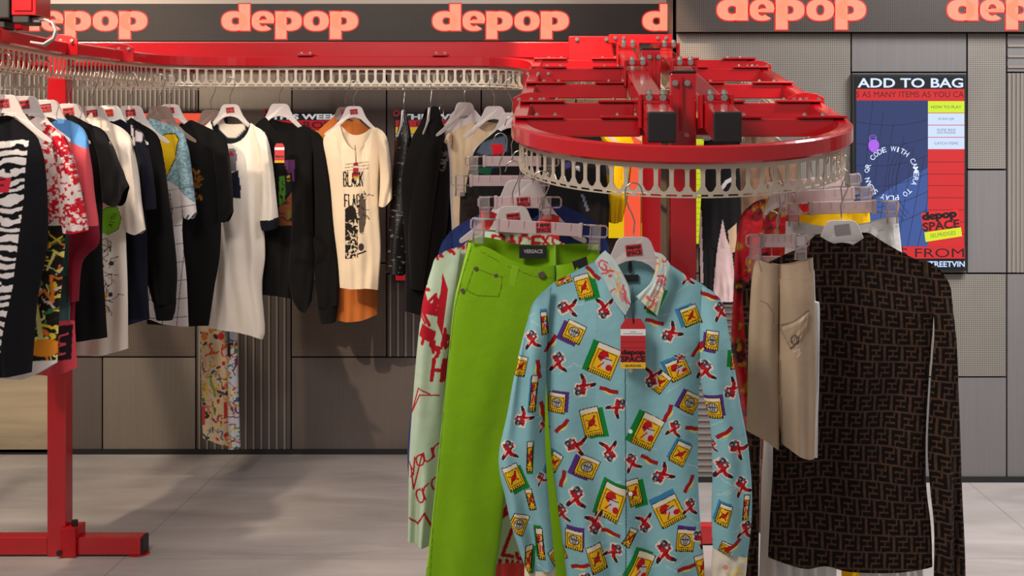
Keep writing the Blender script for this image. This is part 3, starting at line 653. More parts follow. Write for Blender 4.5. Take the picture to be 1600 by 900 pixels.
def crv(P, n):
    """smooth curve through points, a repeated point is a corner; n samples evenly along its length"""
    P = [tuple(map(float, p)) for p in P]; segs = [[P[0]]]
    for a, b in zip(P[:-1], P[1:]):
        if a == b: segs.append([b])
        else: segs[-1].append(b)
    out = []
    for S_ in segs:
        if len(S_) < 2: continue
        A = np.array([2*np.array(S_[0])-np.array(S_[1])]+[np.array(q) for q in S_]+[2*np.array(S_[-1])-np.array(S_[-2])])
        for i in range(1, len(A)-2):
            t = np.linspace(0, 1, 13)[:, None]; p0, p1, p2, p3 = A[i-1:i+3]
            q = .5*((2*p1)+(-p0+p2)*t+(2*p0-5*p1+4*p2-p3)*t*t+(-p0+3*p1-3*p2+p3)*t**3); out.append(q if not out else q[1:])
    Q = np.vstack(out); L = np.r_[0, np.cumsum(np.hypot(*np.diff(Q, axis=0).T))]; t = np.linspace(0, L[-1], n)
    return np.c_[np.interp(t, L, Q[:, 0]), np.interp(t, L, Q[:, 1])]
class Garment:
    def __init__(s, name, label, cat, x, y, d, yaw=0, group=None):
        p = PX(x, y, d); s.o = p; s.a = ROT(yaw); s.t = thing(name, label, cat, p, s.a, group); s.k = 0; s.seed = int(x*7+y*3)
    def loc(s, X, Y):
        ca, sa = math.cos(s.a), math.sin(s.a); n = (sa, -ca); dx = (X-VX)/F; t = (s.o.x*n[0]+s.o.y*n[1])/(dx*n[0]+n[1])
        return (t*dx-s.o.x)*ca+(t-s.o.y)*sa, EYE+t*(VY-Y)/F-s.o.z
    def patch(s, name, T, B, L=(), R=(), paint=(128, 128, 128), Tb=None, dens=3.0, thick=.02, fold=.006, v0=0.0, m='cloth', neck=None, nf=(1.5, 4.5), label=None, pe=.5, closed_top=.24, env0=.15, solid=False):
        """a sewn piece between four edges: T top and B bottom run left to right, L and R run down; front and back skins with folds"""
        s.k += 1; rs = np.random.RandomState(s.seed+31*s.k)
        allp = np.array(list(T)+list(B)+list(L)+list(R)); w = np.ptp(allp[:, 0]); h = np.ptp(allp[:, 1])
        V = []; Fc = []; col = []; n0 = 0; K = [(rs.uniform(*nf), rs.uniform(-.8, .8), rs.rand()*6.3, rs.uniform(.5, 1)) for _ in range(4)]; W = [(rs.uniform(.6, 1.6), rs.uniform(1, 3), rs.rand()*6.3) for _ in range(3)]
        for side in (0, 1):
            dn = dens if side == 0 else max(dens, 3.0); ns = int(max(10, min(420, w/dn))); nr = int(max(10, min(640, h/dn)))
            Tt = T if side == 0 or Tb is None else Tb
            Lp = [Tt[0]]+list(L)+[B[0]]; Rp = [Tt[-1]]+list(R)+[B[-1]]
            ct = crv(Tt, ns+1); cb = crv(B, ns+1); cl = crv(Lp, nr+1); cr = crv(Rp, nr+1)
            S_, R_ = np.meshgrid(np.linspace(0, 1, ns+1), np.linspace(0, 1, nr+1)); s3, r3 = S_[..., None], R_[..., None]
            P = (1-r3)*ct[None]+r3*cb[None]+(1-s3)*cl[:, None]+s3*cr[:, None]-((1-s3)*(1-r3)*ct[0]+s3*(1-r3)*ct[-1]+(1-s3)*r3*cb[0]+s3*r3*cb[-1])
            X, Y = P[..., 0].ravel(), P[..., 1].ravel(); u, z = s.loc(X, Y); q, r = S_.ravel(), R_.ravel()
            prof = np.clip(4*q*(1-q), 0, 1)**pe
            ctp = np.full_like(q, closed_top)
            if neck: ctp = closed_top+(1-closed_top)*.7*np.clip(1-((q-(neck[0]+neck[1])/2)/((neck[1]-neck[0])/2))**4, 0, 1)
            k = np.clip(r/.22, 0, 1); k = k*k*(3-2*k); tp = ctp+(1-ctp)*k
            env = env0+(1-env0)*r**.8
            fo = sum(am*np.sin(2*PI*(f*(q+.12*np.sin(2.2*r+ph))+sk*r)+ph) for f, sk, ph, am in K)/2.2*fold*env
            fo += sum(np.sin(2*PI*(a*q+b*r)+c) for a, b, c in W)/3*fold*.5*env
            v = v0-thick*prof*tp+fo if side == 0 else v0+thick*prof*tp+fo*.8+.001
            c = Cloth(X, Y, (0, 0, 0))
            if callable(paint): paint(c)
            else: c.C[:] = paint
            V.append(np.c_[u, v, z]); col.append(s2l(np.clip(c.C, 0, 255)))
            idx = (np.arange(nr)[:, None]*(ns+1)+np.arange(ns)[None]).ravel()+n0
            fq = np.c_[idx, idx+1, idx+ns+2, idx+ns+1]; Fc.append(fq if side == 1 else fq[:, ::-1]); n0 += len(X)
        V = np.vstack(V); Fc = np.vstack(Fc); col = np.vstack(col)
        me = bpy.data.meshes.new(name); me.vertices.add(len(V)); me.vertices.foreach_set('co', V.ravel()); me.loops.add(Fc.size); me.loops.foreach_set('vertex_index', Fc.ravel().astype(np.int32))
        me.polygons.add(len(Fc)); me.polygons.foreach_set('loop_start', np.arange(0, Fc.size, 4, dtype=np.int32)); me.polygons.foreach_set('loop_total', np.full(len(Fc), 4, np.int32)); me.update(calc_edges=True)
        at = me.color_attributes.new('dye', 'FLOAT_COLOR', 'POINT'); at.data.foreach_set('color', np.c_[col, np.ones(len(col))].ravel())
        me.polygons.foreach_set('use_smooth', np.ones(len(Fc), bool)); me.materials.append(M[m]); me.validate()
        return part(name, me, s.t, label=label)
    def solid(s, name, P, y0, y1, m, bevel=0):
        """small flat trim cut to an outline, with thickness"""
        u, z = s.loc(np.array([p[0] for p in P], float), np.array([p[1] for p in P], float))
        return MB().prism(list(zip(u, z)), y0, y1).build(name, m, s.t, bevel=bevel)
    def button(s, x, y, r, v, m, name='button'):
        u, z = s.loc(np.array([float(x)]), np.array([float(y)])); return MB().cyl((u[0], v, z[0]), (0, -1, 0), r, .003, 16).build(name, m, s.t, bevel=.0008)
    def words(s, name, txt, x0, x1, y0, y1, v, m, bold=.02, ang=0):
        vv, f = text2d(txt, bold); c, sn = math.cos(ang), math.sin(ang); cx, cy = (x0+x1)/2, (y0+y1)/2
        X = np.array([cx+(a-.5)*(x1-x0)*c+(.5-b)*(y1-y0)*sn for a, b in vv]); Y = np.array([cy-(a-.5)*(x1-x0)*sn+(.5-b)*(y1-y0)*c for a, b in vv]); u, z = s.loc(X, Y)
        mb = MB(); mb.add([(p, v, q) for p, q in zip(u, z)], f); return mb.build(name, m, s.t)
BK = (20, 19, 20)
# ---------------------------------------------------------------- near loop: the pale blue printed shirt in front
YEL = (240, 190, 30); INK = (38, 26, 24); CRM = (232, 222, 202); RED = (196, 26, 36)
def card(c, x, y, w, h, ang, kind, acc=None, ax=6, ay=4):
    a = math.radians(ang); ca, sa = math.cos(a), math.sin(a)
    R = lambda P: [(x+p*ca-q*sa, y+p*sa+q*ca) for p, q in P]
    bx = lambda x0, x1, y0, y1: R([(x0, y0), (x1, y0), (x1, y1), (x0, y1)])
    w /= 2; h /= 2
    if acc: c.poly(bx(-w+ax, w+ax, -h+ay, h+ay), acc)
    c.poly(bx(-w, w, -h, h), INK); c.poly(bx(-w+1.3, w-1.3, -h+1.3, h-1.3), CRM); c.poly(bx(-w+1.3, w-1.3, -h+h*.36, h-1.3), YEL)
    n = int(w*2/3.4)
    for k in range(n): q = -w+1.5+k*3.4; c.poly(bx(q, q+1.7, h*.74, h-1), INK)
    c.poly(bx(-w*.78, w*.78, -h*.6, h*.66), INK); c.poly(bx(-w*.78+1.1, w*.78-1.1, -h*.6+1.1, h*.66-1.1), YEL)
    if kind == 'face':
        c.ell(x, y, w*.6, h*.5, INK, a); c.ell(x, y, w*.5, h*.42, (196, 194, 190), a)
        for k in (-.5, 0, .5): c.line(R([(k*w*.55, -h*.34), (k*w*.3, h*.36)]), 1.3, (70, 62, 62))
        c.line(R([(-w*.4, -h*.06), (w*.4, -h*.06)]), 1.8, INK)
    elif kind == 'red':
        c.ell(*R([(0, h*.05)])[0], w*.44, h*.2, (110, 16, 18), a-.7); c.ell(*R([(0, 0)])[0], w*.36, h*.15, RED, a-.7); c.line(R([(w*.2, -h*.1), (w*.42, -h*.36)]), 3.4, (170, 24, 30)); c.line(R([(w*.05, h*.1), (w*.4, h*.34)]), 2.4, RED)
        c.line(R([(-w*.3, h*.2), (-w*.5, h*.44)]), 2.2, (110, 16, 18)); c.line(R([(-w*.55, -h*.2), (-w*.2, -h*.1)]), 1.4, (60, 30, 24))
    else:
        c.ell(*R([(-w*.2, -h*.25)])[0], w*.42, h*.34, RED, a); c.ell(*R([(w*.2, h*.1)])[0], w*.4, h*.38, (204, 202, 200), a); c.ell(*R([(w*.5, h*.3)])[0], w*.25, h*.2, RED, a)
        c.line(R([(-w*.6, -h*.1), (w*.5, -h*.2)]), 1.6, INK); c.line(R([(-w*.3, h*.5), (0, h*.1)]), 2.2, RED)
def racer(c, x, y, s, ang):
    a = math.radians(ang); ca, sa = math.cos(a), math.sin(a); R = lambda P: [(x+(p*ca-q*sa)*s, y+(p*sa+q*ca)*s) for p, q in P]
    limbs = [[(-1, -2), (1, 2), (-3, 9), (-5, 14)], [(1, 2), (6, 7), (12, 8)], [(-3, -6), (-8, -3)], [(2, -7), (6, -4)]]
    s *= 1.12
    for l in limbs: c.line(R(l), 7.4*s, CRM)
    c.ell(*R([(-1, -4)])[0], 9*s, 9.4*s, CRM, a)
    for l in limbs[:2]: c.line(R(l), 5.4*s, (120, 12, 24)); c.line(R(l), 4.0*s, RED)
    for l in limbs[2:]: c.line(R(l), 3.4*s, RED)
    c.ell(*R([(-.5, -3)])[0], 6.2*s, 7.2*s, (120, 12, 24), a); c.ell(*R([(-1, -3)])[0], 5.2*s, 6.4*s, RED, a); c.ell(*R([(-2, -9)])[0], 4.2*s, 3.8*s, (60, 64, 76), a); c.ell(*R([(-3, -9)])[0], 2.2*s, 1.8*s, (196, 204, 210), a)
    c.line(R([(-4, -4), (3, -2)]), 1.6*s, (60, 58, 68)); c.ell(*R([(2, -4)])[0], 1.9*s, 1.5*s, (200, 200, 204), a)
    c.line(R([(-7, 0), (-3, -10), (4, -9)]), 1.5*s, (44, 42, 54)); c.ell(*R([(4, -8)])[0], 2.4*s, 2*s, (96, 100, 112), a); c.line(R([(-2, 3), (-4, 9)]), 1.2*s, (236, 220, 214)); c.line(R([(3, 4), (9, 7.4)]), 1.1*s, (120, 12, 24))
    c.line(R([(-4.4, 12), (-5.4, 16)]), 4*s, (40, 38, 46)); c.line(R([(11, 8), (14.5, 8.6)]), 4*s, (40, 38, 46))
def glove(c, x, y, ang):
    a = math.radians(ang); ca, sa = math.cos(a), math.sin(a); R = lambda P: [(x+p*ca-q*sa, y+p*sa+q*ca) for p, q in P]
    c.poly(R([(-10, 2), (-4, 4), (2, 7), (9, 6), (8, 3), (0, 0)]), (226, 214, 120)); c.poly(R([(-13, -4), (-3, -4), (5, -2), (16, -3), (17, 3), (6, 4), (-3, 2), (-13, 2)]), (120, 14, 24)); c.poly(R([(-12, -3), (-3, -3), (5, -1), (15, -2), (16, 2), (6, 3), (-3, 1), (-12, 1)]), (176, 22, 34))
GR = (18, 132, 52); PU = (88, 50, 128); BL = (60, 134, 178)
CARDS = [(912, 447, 25, 38, -16, 'red', GR, 8, 4), (897, 517, 31, 31, 24, 'face', PU, -6, 5), (944, 561, 40, 50, 22, 'mix', GR, -8, 0), (1078, 492, 28, 30, -20, 'red', BL, -6, -3), (1109, 527, 20, 30, 6, 'face', PU, -3, 4), (1058, 574, 34, 32, -24, 'mix', BL, -4, -5),
         (815, 567, 18, 32, 12, 'red', None), (851, 502, 11, 36, -4, 'mix', BL, 0, -4), (1022, 464, 18, 44, 24, 'mix', GR, 6, 4), (880, 437, 26, 14, -18, 'mix', None), (870, 627, 27, 32, 4, 'face', PU, 5, -3), (924, 657, 30, 46, -13, 'red', GR, 7, 3), (835, 608, 11, 56, 5, 'mix', BL, -2, 2),
         (1030, 594, 24, 34, 36, 'red', None), (1077, 627, 29, 31, 30, 'face', PU, -6, 0), (1110, 632, 28, 33, -9, 'face', PU, 4, -4), (1011, 671, 36, 52, 27, 'mix', GR, -9, 0), (1062, 705, 26, 36, 27, 'red', BL, -4, -3), (917, 727, 34, 32, 24, 'face', PU, -8, 3), (804, 737, 26, 38, -24, 'red', GR, 4, 6),
         (829, 705, 10, 48, 2, 'red', GR, 1, 3), (866, 722, 18, 34, 24, 'red', BL, -4, -2), (990, 764, 21, 42, -12, 'red', GR, 7, 4), (955, 780, 36, 58, 19, 'mix', GR, -5, -4), (1044, 795, 42, 42, -26, 'mix', BL, 0, -8), (897, 840, 28, 32, 0, 'face', PU, 2, -6), (1070, 841, 29, 35, 6, 'face', PU, 0, -5),
         (932, 867, 25, 44, -16, 'red', None), (1000, 882, 30, 52, 25, 'mix', GR, -6, -3), (1127, 795, 20, 34, 16, 'red', BL, -3, -3), (812, 808, 26, 30, 22, 'face', None), (830, 772, 12, 34, -14, 'red', None), (1097, 884, 20, 40, -14, 'red', None), (983, 832, 14, 30, 30, 'red', None), (845, 840, 12, 50, -6, 'mix', GR, -2, -4),
         (827, 862, 12, 40, 4, 'red', GR, 4, 2), (872, 862, 22, 30, -24, 'red', None), (1162, 785, 10, 40, 5, 'mix', None), (1130, 845, 18, 18, 20, 'red', None), (1145, 560, 14, 26, 4, 'red', GR, -6, -4)]
RACERS = [(885, 480, 1, -70), (944, 482, 1, 200), (1046, 520, 1, 250), (872, 562, 1, 20), (1099, 572, 1, 10), (1123, 482, .9, 5), (832, 525, .9, 10), (910, 603, 1.05, 235), (965, 630, .95, 60), (1018, 590, 1, 210), (1140, 604, 1, 240), (1052, 664, .85, 30), (897, 692, 1.05, -60), (952, 702, 1, 190), (796, 694, .95, 10), (986, 716, .9, 0),
          (1032, 740, 1.05, 255), (1125, 722, 1.05, 15), (1147, 692, 1, -40), (900, 770, 1.1, 20), (817, 648, .95, 240), (930, 815, 1.05, 190), (960, 857, .95, 50), (1007, 815, .95, 190), (1037, 855, 1.15, 10), (1077, 787, .85, 20), (1155, 750, .95, 0), (877, 800, .9, 10), (1093, 838, .9, -30), (915, 902, 1, 30), (1162, 818, .9, 30), (850, 660, .6, 10), (846, 740, .6, 0), (1110, 690, .6, 20), (866, 420, .7, 60), (1075, 432, .7, 20), (1062, 556, .5, 90)]
GLOVES = [(1020, 501, 12), (1088, 545, -60), (1107, 460, 12), (860, 536, -60), (949, 606, 10), (877, 664, -50), (1042, 644, -70), (1082, 668, 10), (1012, 714, 25), (1075, 755, -65), (1127, 670, -40), (879, 748, -80), (905, 880, -20), (952, 828, 10), (1070, 884, -15), (1140, 843, -40), (968, 452, 70), (925, 425, 40), (842, 570, 80), (848, 635, 75)]
def racing(c):
    c.C[:] = (138, 188, 196)
    r = random.Random(4)
    for k in range(46):                                           # faint script lines
        x, y = r.uniform(800, 1165), r.uniform(430, 900); a = r.choice((-.6, -.2, .5)); P = [(x+i*2.2*math.cos(a), y+i*2.2*math.sin(a)+r.uniform(-1.2, 1.2)) for i in range(13)]; c.line(P, .9, (196, 214, 214))
    for q in CARDS: card(c, *q)
    for q in RACERS: racer(c, *q)
    for q in GLOVES: glove(c, *q)
def racing_body(c):
    racing(c); c.line([(976, 470), (976, 620), (977, 760), (977, 960)], 1.4, (52, 74, 92))
def racing_pale(c):
    racing(c); c.C[:] = c.C*.34+np.array((226, 224, 214))*.66
    r = random.Random(8)
    for x, y in ((952, 420), (968, 452), (1032, 412), (1036, 440), (1010, 468)): c.doodle(x-9, x+9, y-12, y+12, 6, [(214, 96, 104), (206, 120, 124), (228, 190, 130)], r.randint(0, 99), (5, 14), (2, 4))
def racing_cuff(c):
    c.C[:] = (222, 212, 192); c.doodle(1118, 1166, 866, 920, 14, [(236, 208, 110), (222, 150, 140), (200, 190, 170)], 3, (6, 14), (2, 4)); c.doodle(820, 870, 880, 930, 8, [(206, 190, 150), (232, 214, 160)], 5, (6, 12), (2, 4))
hanger(990, 370, 3.365, 'grey white hanger with red sticker in the collar of the pale blue racing shirt', flip=True, sty=-.034)
g = Garment('racing_shirt', 'pale blue long sleeved shirt printed with red racers and yellow cards, frontmost on the loop', 'shirt', 990, 370, 3.36)
g.patch('body', T=[(839, 470), (862, 444), (897, 425), (931, 408), (931, 408), (950, 440), (977, 482), (977, 482), (1010, 452), (1043, 411), (1043, 411), (1072, 430), (1100, 446), (1122, 466)], B=[(892, 962), (940, 968), (990, 966), (1050, 970), (1102, 960)],
        L=[(846, 520), (853, 600), (860, 700), (872, 800), (884, 890)], R=[(1108, 530), (1094, 600), (1091, 700), (1093, 800), (1100, 880)], Tb=[(839, 470), (862, 444), (897, 425), (931, 408), (931, 408), (958, 406), (990, 408), (1020, 406), (1043, 411), (1043, 411), (1072, 430), (1100, 446), (1122, 466)],
        paint=racing_body, dens=.8, thick=.032, fold=.02, neck=(.30, .72), nf=(1.6, 4.2))
g.patch('sleeve', T=[(826, 496), (832, 474), (848, 455), (862, 446)], B=[(820, 880), (840, 884), (868, 880)], L=[(815, 535), (803, 590), (793, 645), (781, 700), (781, 735), (790, 775), (800, 820)], R=[(856, 520), (853, 600), (852, 690), (858, 780), (864, 840)], paint=racing, dens=.8, thick=.034, fold=.014, v0=-.024, nf=(.8, 2.4))
g.patch('cuff', T=[(820, 879), (840, 883), (868, 879)], B=[(822, 934), (868, 934)], L=[(820, 900)], R=[(868, 905)], paint=racing_cuff, dens=1.2, thick=.032, fold=.004, v0=-.022, closed_top=.9)
g.patch('sleeve', T=[(1096, 446), (1112, 454), (1126, 470), (1132, 488)], B=[(1112, 850), (1138, 856), (1166, 866)], L=[(1092, 520), (1095, 600), (1108, 660), (1112, 740), (1110, 800)], R=[(1137, 520), (1147, 580), (1155, 630), (1166, 690), (1172, 760), (1171, 820)], paint=racing, dens=.8, thick=.034, fold=.014, v0=-.026, nf=(.8, 2.4))
g.patch('cuff', T=[(1112, 849), (1138, 855), (1166, 865)], B=[(1112, 906), (1160, 916)], L=[(1110, 880)], R=[(1164, 890)], paint=racing_cuff, dens=1.2, thick=.032, fold=.004, v0=-.024, closed_top=.9)
g.patch('collar', T=[(929, 406), (937, 396), (945, 389)], B=[(976, 489), (985, 470)], L=[(940, 428), (959, 466)], R=[(961, 406), (981, 444)], paint=racing_pale, dens=.8, thick=.003, fold=.002, v0=-.046)
g.patch('collar', T=[(1020, 391), (1034, 396), (1045, 410)], B=[(992, 460), (1025, 490)], L=[(1024, 410), (1016, 437), (1002, 452)], R=[(1042, 428), (1033, 462)], paint=racing_pale, dens=.8, thick=.003, fold=.002, v0=-.046)
for y in (574, 668, 764, 858): g.button(984, y, .0055, -.046, M['hangw'])
g.solid('neck_label', [(975, 431), (998, 430), (998, 441), (975, 442)], .018, .021, M['black'])
g.solid('hanger_loop', [(983, 408), (987, 408), (989, 423), (985, 429), (982, 423)], .016, .02, M['black'])
# swing tags
def swing_tag(x, y, d, w, label, yaw=0, top=None, full=False, v=-.06):
    p = PX(x, y, d); t = thing('swing_tag', label, 'tag', (p.x, p.y+v, p.z), ROT(yaw), 'red swing tags with a yellow foot'); h = w*2.0; k = w
    m = MB(); m.prism([(-w/2, -h), (w/2, -h), (w/2, -k*.32), (w*.3, 0), (-w*.3, 0), (-w/2, -k*.32)], -.0006, .0006); m.mi = 1; m.box(-w/2, w/2, -.0009, -.0005, -k*.68, -k*.42)
    m.mi = 2; m.box(-w/2, w/2, -.0009, -.0005, -h, -h+k*.25); m.mi = 3
    if full:
        put_text(m, 'depop', -w*.48, w*.48, -k*1.5, -k*1.24, -.001, .06); put_text(m, 'SPACE', -w*.49, w*.49, -k*1.74, -k*1.5, -.001, .04); put_text(m, 'SELFRIDGES', -w*.32, w*.32, -k*1.93, -k*1.84, -.0012, .02)
        m.box(-w*.4, w*.4, -.0011, -.0009, -k*.615, -k*.6); m.box(-w*.12, w*.12, -.0011, -.0009, -k*.54, -k*.525); m.box(-w/2, w/2, -.0008, -.0005, -k*.94, -k*.93); m.box(-w/2, w/2, -.0008, -.0005, -k*1.17, -k*1.16)
    else: put_text(m, 'depop', -w*.45, w*.45, -k*1.5, -k*1.2, -.001, .06)
    m.build('card', [M['stick'], M['hangw'], mat('tag_yellow', (238, 192, 40), .6, noise=.03), M['stickd']], t)
    if top:
        q = PX(top[0], top[1], d)-PX(x, y, d); m = MB(); m.tube([(0, -.001, -.012*k/.065), (-.004, .0, q.z*.5), (q.x, .004, q.z), (.004+q.x*.5, .0, q.z*.5), (0.002, -.001, -.012*k/.065)], .0011, 6); m.build('string', M['black'], t)
    return t
swing_tag(987.5, 493, 3.36, .0645, 'red swing tag hanging at the collar of the pale blue racing shirt', top=(986, 440), full=True)

# ---------------------------------------------------------------- near loop: lime jeans, mint shirt, navy sweater, red dress
def limej(c):
    n = c.noise(40, 90, 3)[:, None]; c.C[:] = np.array((134, 184, 8))*(1-n)+np.array((118, 168, 4))*n
    c.line([(738, 384), (724, 430), (712, 480), (702, 560), (694, 640), (686, 740), (678, 820), (670, 960)], 1.3, (84, 116, 6))
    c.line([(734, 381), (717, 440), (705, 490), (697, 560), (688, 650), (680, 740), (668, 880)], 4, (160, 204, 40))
    c.line([(742, 417), (730, 452), (747, 460), (780, 462), (784, 448), (786, 430)], 1.6, (84, 116, 6)); c.line([(742, 417), (768, 427), (786, 432)], 1.4, (90, 122, 8))
    c.line([(752, 392), (776, 404), (802, 418), (838, 432), (870, 434), (900, 428)], 1.2, (92, 124, 8)); c.line([(868, 416), (868, 440), (862, 500), (850, 540), (836, 556)], 1.4, (92, 124, 8))
clip_hanger(843, 346, 3.6, 'clear clip hanger with red sticker holding the lime green jeans', half=.192, clips=(-.168, .158), st='red', tilt=3.4, block=.118)
g = Garment('lime_jeans', 'lime green denim jeans with black waistband label beside the racing shirt', 'jeans', 836, 382, 3.62)
g.patch('leg', T=[(732, 378), (764, 386), (804, 407), (840, 416), (868, 414)], B=[(656, 1010), (712, 1014), (764, 1006)], L=[(722, 420), (710, 470), (700, 559), (692, 640), (684, 720), (674, 820), (665, 900)], R=[(868, 440), (862, 500), (846, 556), (818, 640), (794, 740), (782, 840), (774, 900)], Tb=[(732, 377), (750, 371), (780, 376), (814, 383), (868, 383)], paint=limej, dens=1.5, thick=.034, fold=.008, m='denim', neck=(0, 1), closed_top=.55, pe=.22, nf=(.8, 2.4))
g.patch('leg', T=[(868, 414), (906, 406), (936, 384)], B=[(832, 1012), (884, 1014), (940, 1006)], L=[(868, 440), (862, 500), (846, 556), (838, 700), (834, 850)], R=[(938, 440), (940, 700)], Tb=[(868, 383), (900, 382), (936, 382)], paint=limej, dens=2, thick=.034, fold=.006, m='denim', neck=(0, 1), closed_top=.55, pe=.22, nf=(.8, 2.4))
g.solid('waistband_label', [(811, 384), (854, 385), (854, 404), (811, 404)], .008, .011, M['black']); g.words('lettering', 'VERSACE', 818, 848, 390, 396, .0075, M['greys'], .03)
g.solid('patch_label', [(894, 408), (916, 400), (919, 417), (899, 424)], -.03, -.016, M['black'])
for x, y in ((745, 418), (776, 429), (792, 430), (724, 452)): g.button(x, y, .0062, -.0268, M['rivet'], 'rivet')
g.button(847, 428, .0105, -.025, M['rivet'], 'waist_button')
g.solid('belt_loop', [(801, 412), (813, 416), (805, 448), (795, 444)], -.031, -.018, mat('lime_denim', (136, 186, 14), .9, noise=.06, bump=.3, bscale=700), .002)

MINT = (196, 214, 186)
def mints(c):
    c.C[:] = MINT; R_ = (188, 26, 44)
    r = random.Random(12)
    for x, y, w, h, a in ((690, 396, 9, 18, .5), (706, 386, 9, 20, .4), (722, 380, 8, 16, .4), (664, 450, 16, 26, .2), (662, 490, 22, 26, .25), (690, 470, 16, 40, .1), (700, 520, 14, 40, .2), (680, 540, 18, 30, .4)):
        for k in range(3):
            P = [(x+r.uniform(-w, w)*.6, y+r.uniform(-h, h)*.5) for _ in range(3)]; c.line(P, r.uniform(3, 6), R_)
    c.poly([(665, 460), (684, 474), (686, 490), (660, 484)], R_); c.poly([(664, 500), (682, 512), (676, 530), (658, 520)], R_); c.poly([(694, 424), (703, 450), (694, 520), (686, 500)], R_)
    c.text('W', 724, 400, 18, 26, 3.2, R_, .3); c.text('M', 660, 476, 20, 24, 4.5, R_, .2); c.text('IL', 656, 530, 16, 22, 5, R_, .25); c.text('HE', 678, 588, 15, 32, 6, R_, .12)
    c.line([(676, 610), (658, 600), (646, 640), (660, 610), (690, 612)], 2.2, R_)
    c.text('yours', 644, 728, 13, 22, 2.6, R_, -.5, .1, .3); c.text('forgt', 646, 786, 13, 26, 2.6, R_, -.6, .1, .3); c.line([(646, 722), (650, 756), (664, 700)], 2.4, R_); c.line([(644, 800), (656, 810), (668, 790), (680, 826)], 2.6, R_)
    c.text('LS', 786, 862, 16, 42, 6, R_, .16, .25, .2); c.text('HIM', 780, 890, 11, 20, 6, R_, .1, .3); c.text('AK', 818, 872, 14, 30, 5, R_, .1)
    c.text('PACE', 770, 388, 16, 20, 4.5, R_, .02, .3); c.text('XO', 846, 386, 14, 18, 3.6, R_, -.1)
    for k in range(20): c.line([(r.uniform(740, 900), r.uniform(480, 830)) for _ in range(3)], r.uniform(3, 7), R_)
hanger(802, 322, 3.86, 'warm white hanger with red sticker carrying the mint shirt behind the lime jeans', sty=-.036, s=.96)
g = Garment('graffiti_shirt', 'pale mint shirt scrawled with red writing, left of and behind the lime jeans', 'shirt', 802, 322, 3.86)
g.patch('body', T=[(694, 410), (718, 388), (744, 368), (772, 356), (772, 356), (802, 384), (836, 356), (836, 356), (864, 372), (890, 386), (908, 408)], B=[(688, 868), (760, 876), (830, 872), (900, 866)], L=[(692, 480), (690, 600), (686, 740)], R=[(904, 500), (902, 650)], Tb=[(694, 410), (718, 388), (744, 368), (772, 356), (772, 356), (802, 360), (836, 356), (836, 356), (864, 372), (890, 386), (908, 408)], paint=mints, dens=1.6, thick=.034, fold=.012, neck=(.3, .7))
g.patch('sleeve', T=[(676, 424), (682, 402), (700, 390), (722, 384)], B=[(640, 836), (660, 842), (676, 848)], L=[(664, 460), (656, 520), (648, 610), (642, 700), (641, 780)], R=[(712, 470), (700, 560), (692, 660), (686, 760)], paint=mints, dens=1.1, thick=.04, fold=.012, v0=-.03, nf=(.8, 2.2))
g.patch('sleeve', T=[(890, 384), (902, 398), (914, 420)], B=[(900, 830), (940, 826)], L=[(896, 560)], R=[(930, 560)], paint=mints, dens=3, thick=.038, v0=.0)
def navyk(c):
    n = c.noise(3, 9, 5, 2)[:, None]; c.C[:] = np.array((44, 60, 118))*(1-.25*n)
hanger(817, 281, 4.06, 'plain grey white hanger holding the navy sweater at the left of the near loop', st=None, s=1.25)
g = Garment('navy_sweater', 'navy blue knitted sweater on the left of the near loop above the mint shirt', 'sweater', 817, 281, 4.1)
g.patch('body', T=[(688, 392), (700, 366), (730, 344), (772, 326), (772, 326), (817, 346), (868, 318), (868, 318), (905, 332), (934, 352), (950, 392)], B=[(662, 690), (760, 706), (860, 706), (940, 690)], L=[(684, 480), (672, 600)], R=[(948, 520)], Tb=[(688, 392), (700, 366), (730, 344), (772, 326), (772, 326), (817, 322), (868, 318), (868, 318), (905, 332), (934, 352), (950, 392)], paint=navyk, dens=3, thick=.035, fold=.008, neck=(.3, .72))
g.patch('sleeve', T=[(684, 402), (692, 378), (706, 362)], B=[(642, 772), (658, 776)], L=[(676, 430), (656, 560), (638, 690)], R=[(712, 430), (690, 560), (668, 690)], paint=navyk, dens=3, thick=.04, fold=.008, v0=-.01, nf=(.6, 2))
g.patch('sleeve', T=[(932, 346), (948, 372), (952, 402)], B=[(950, 690), (976, 688)], L=[(940, 520)], R=[(968, 520)], paint=navyk, dens=4, thick=.04, v0=.0)
clip_hanger(812, 307, 3.96, 'clear clip hanger with the orange red dress, partly behind the mint shirt hanger', half=.128, clips=(-.108, .082), st='red', block=.075)
g = Garment('red_dress', 'orange red sleeveless dress clipped at two corners behind the mint shirt', 'dress', 812, 330, 3.98)
g.patch('body', T=[(751, 328), (766, 330), (784, 338), (784, 338), (812, 380), (842, 342), (842, 342), (858, 334), (874, 338)], B=[(752, 985), (800, 990), (850, 985)], L=[(752, 400), (748, 640), (752, 860)], R=[(872, 400), (850, 640), (842, 860)], paint=(226, 48, 40), dens=3, thick=.026, fold=.008, m='satin', neck=(.3, .7))
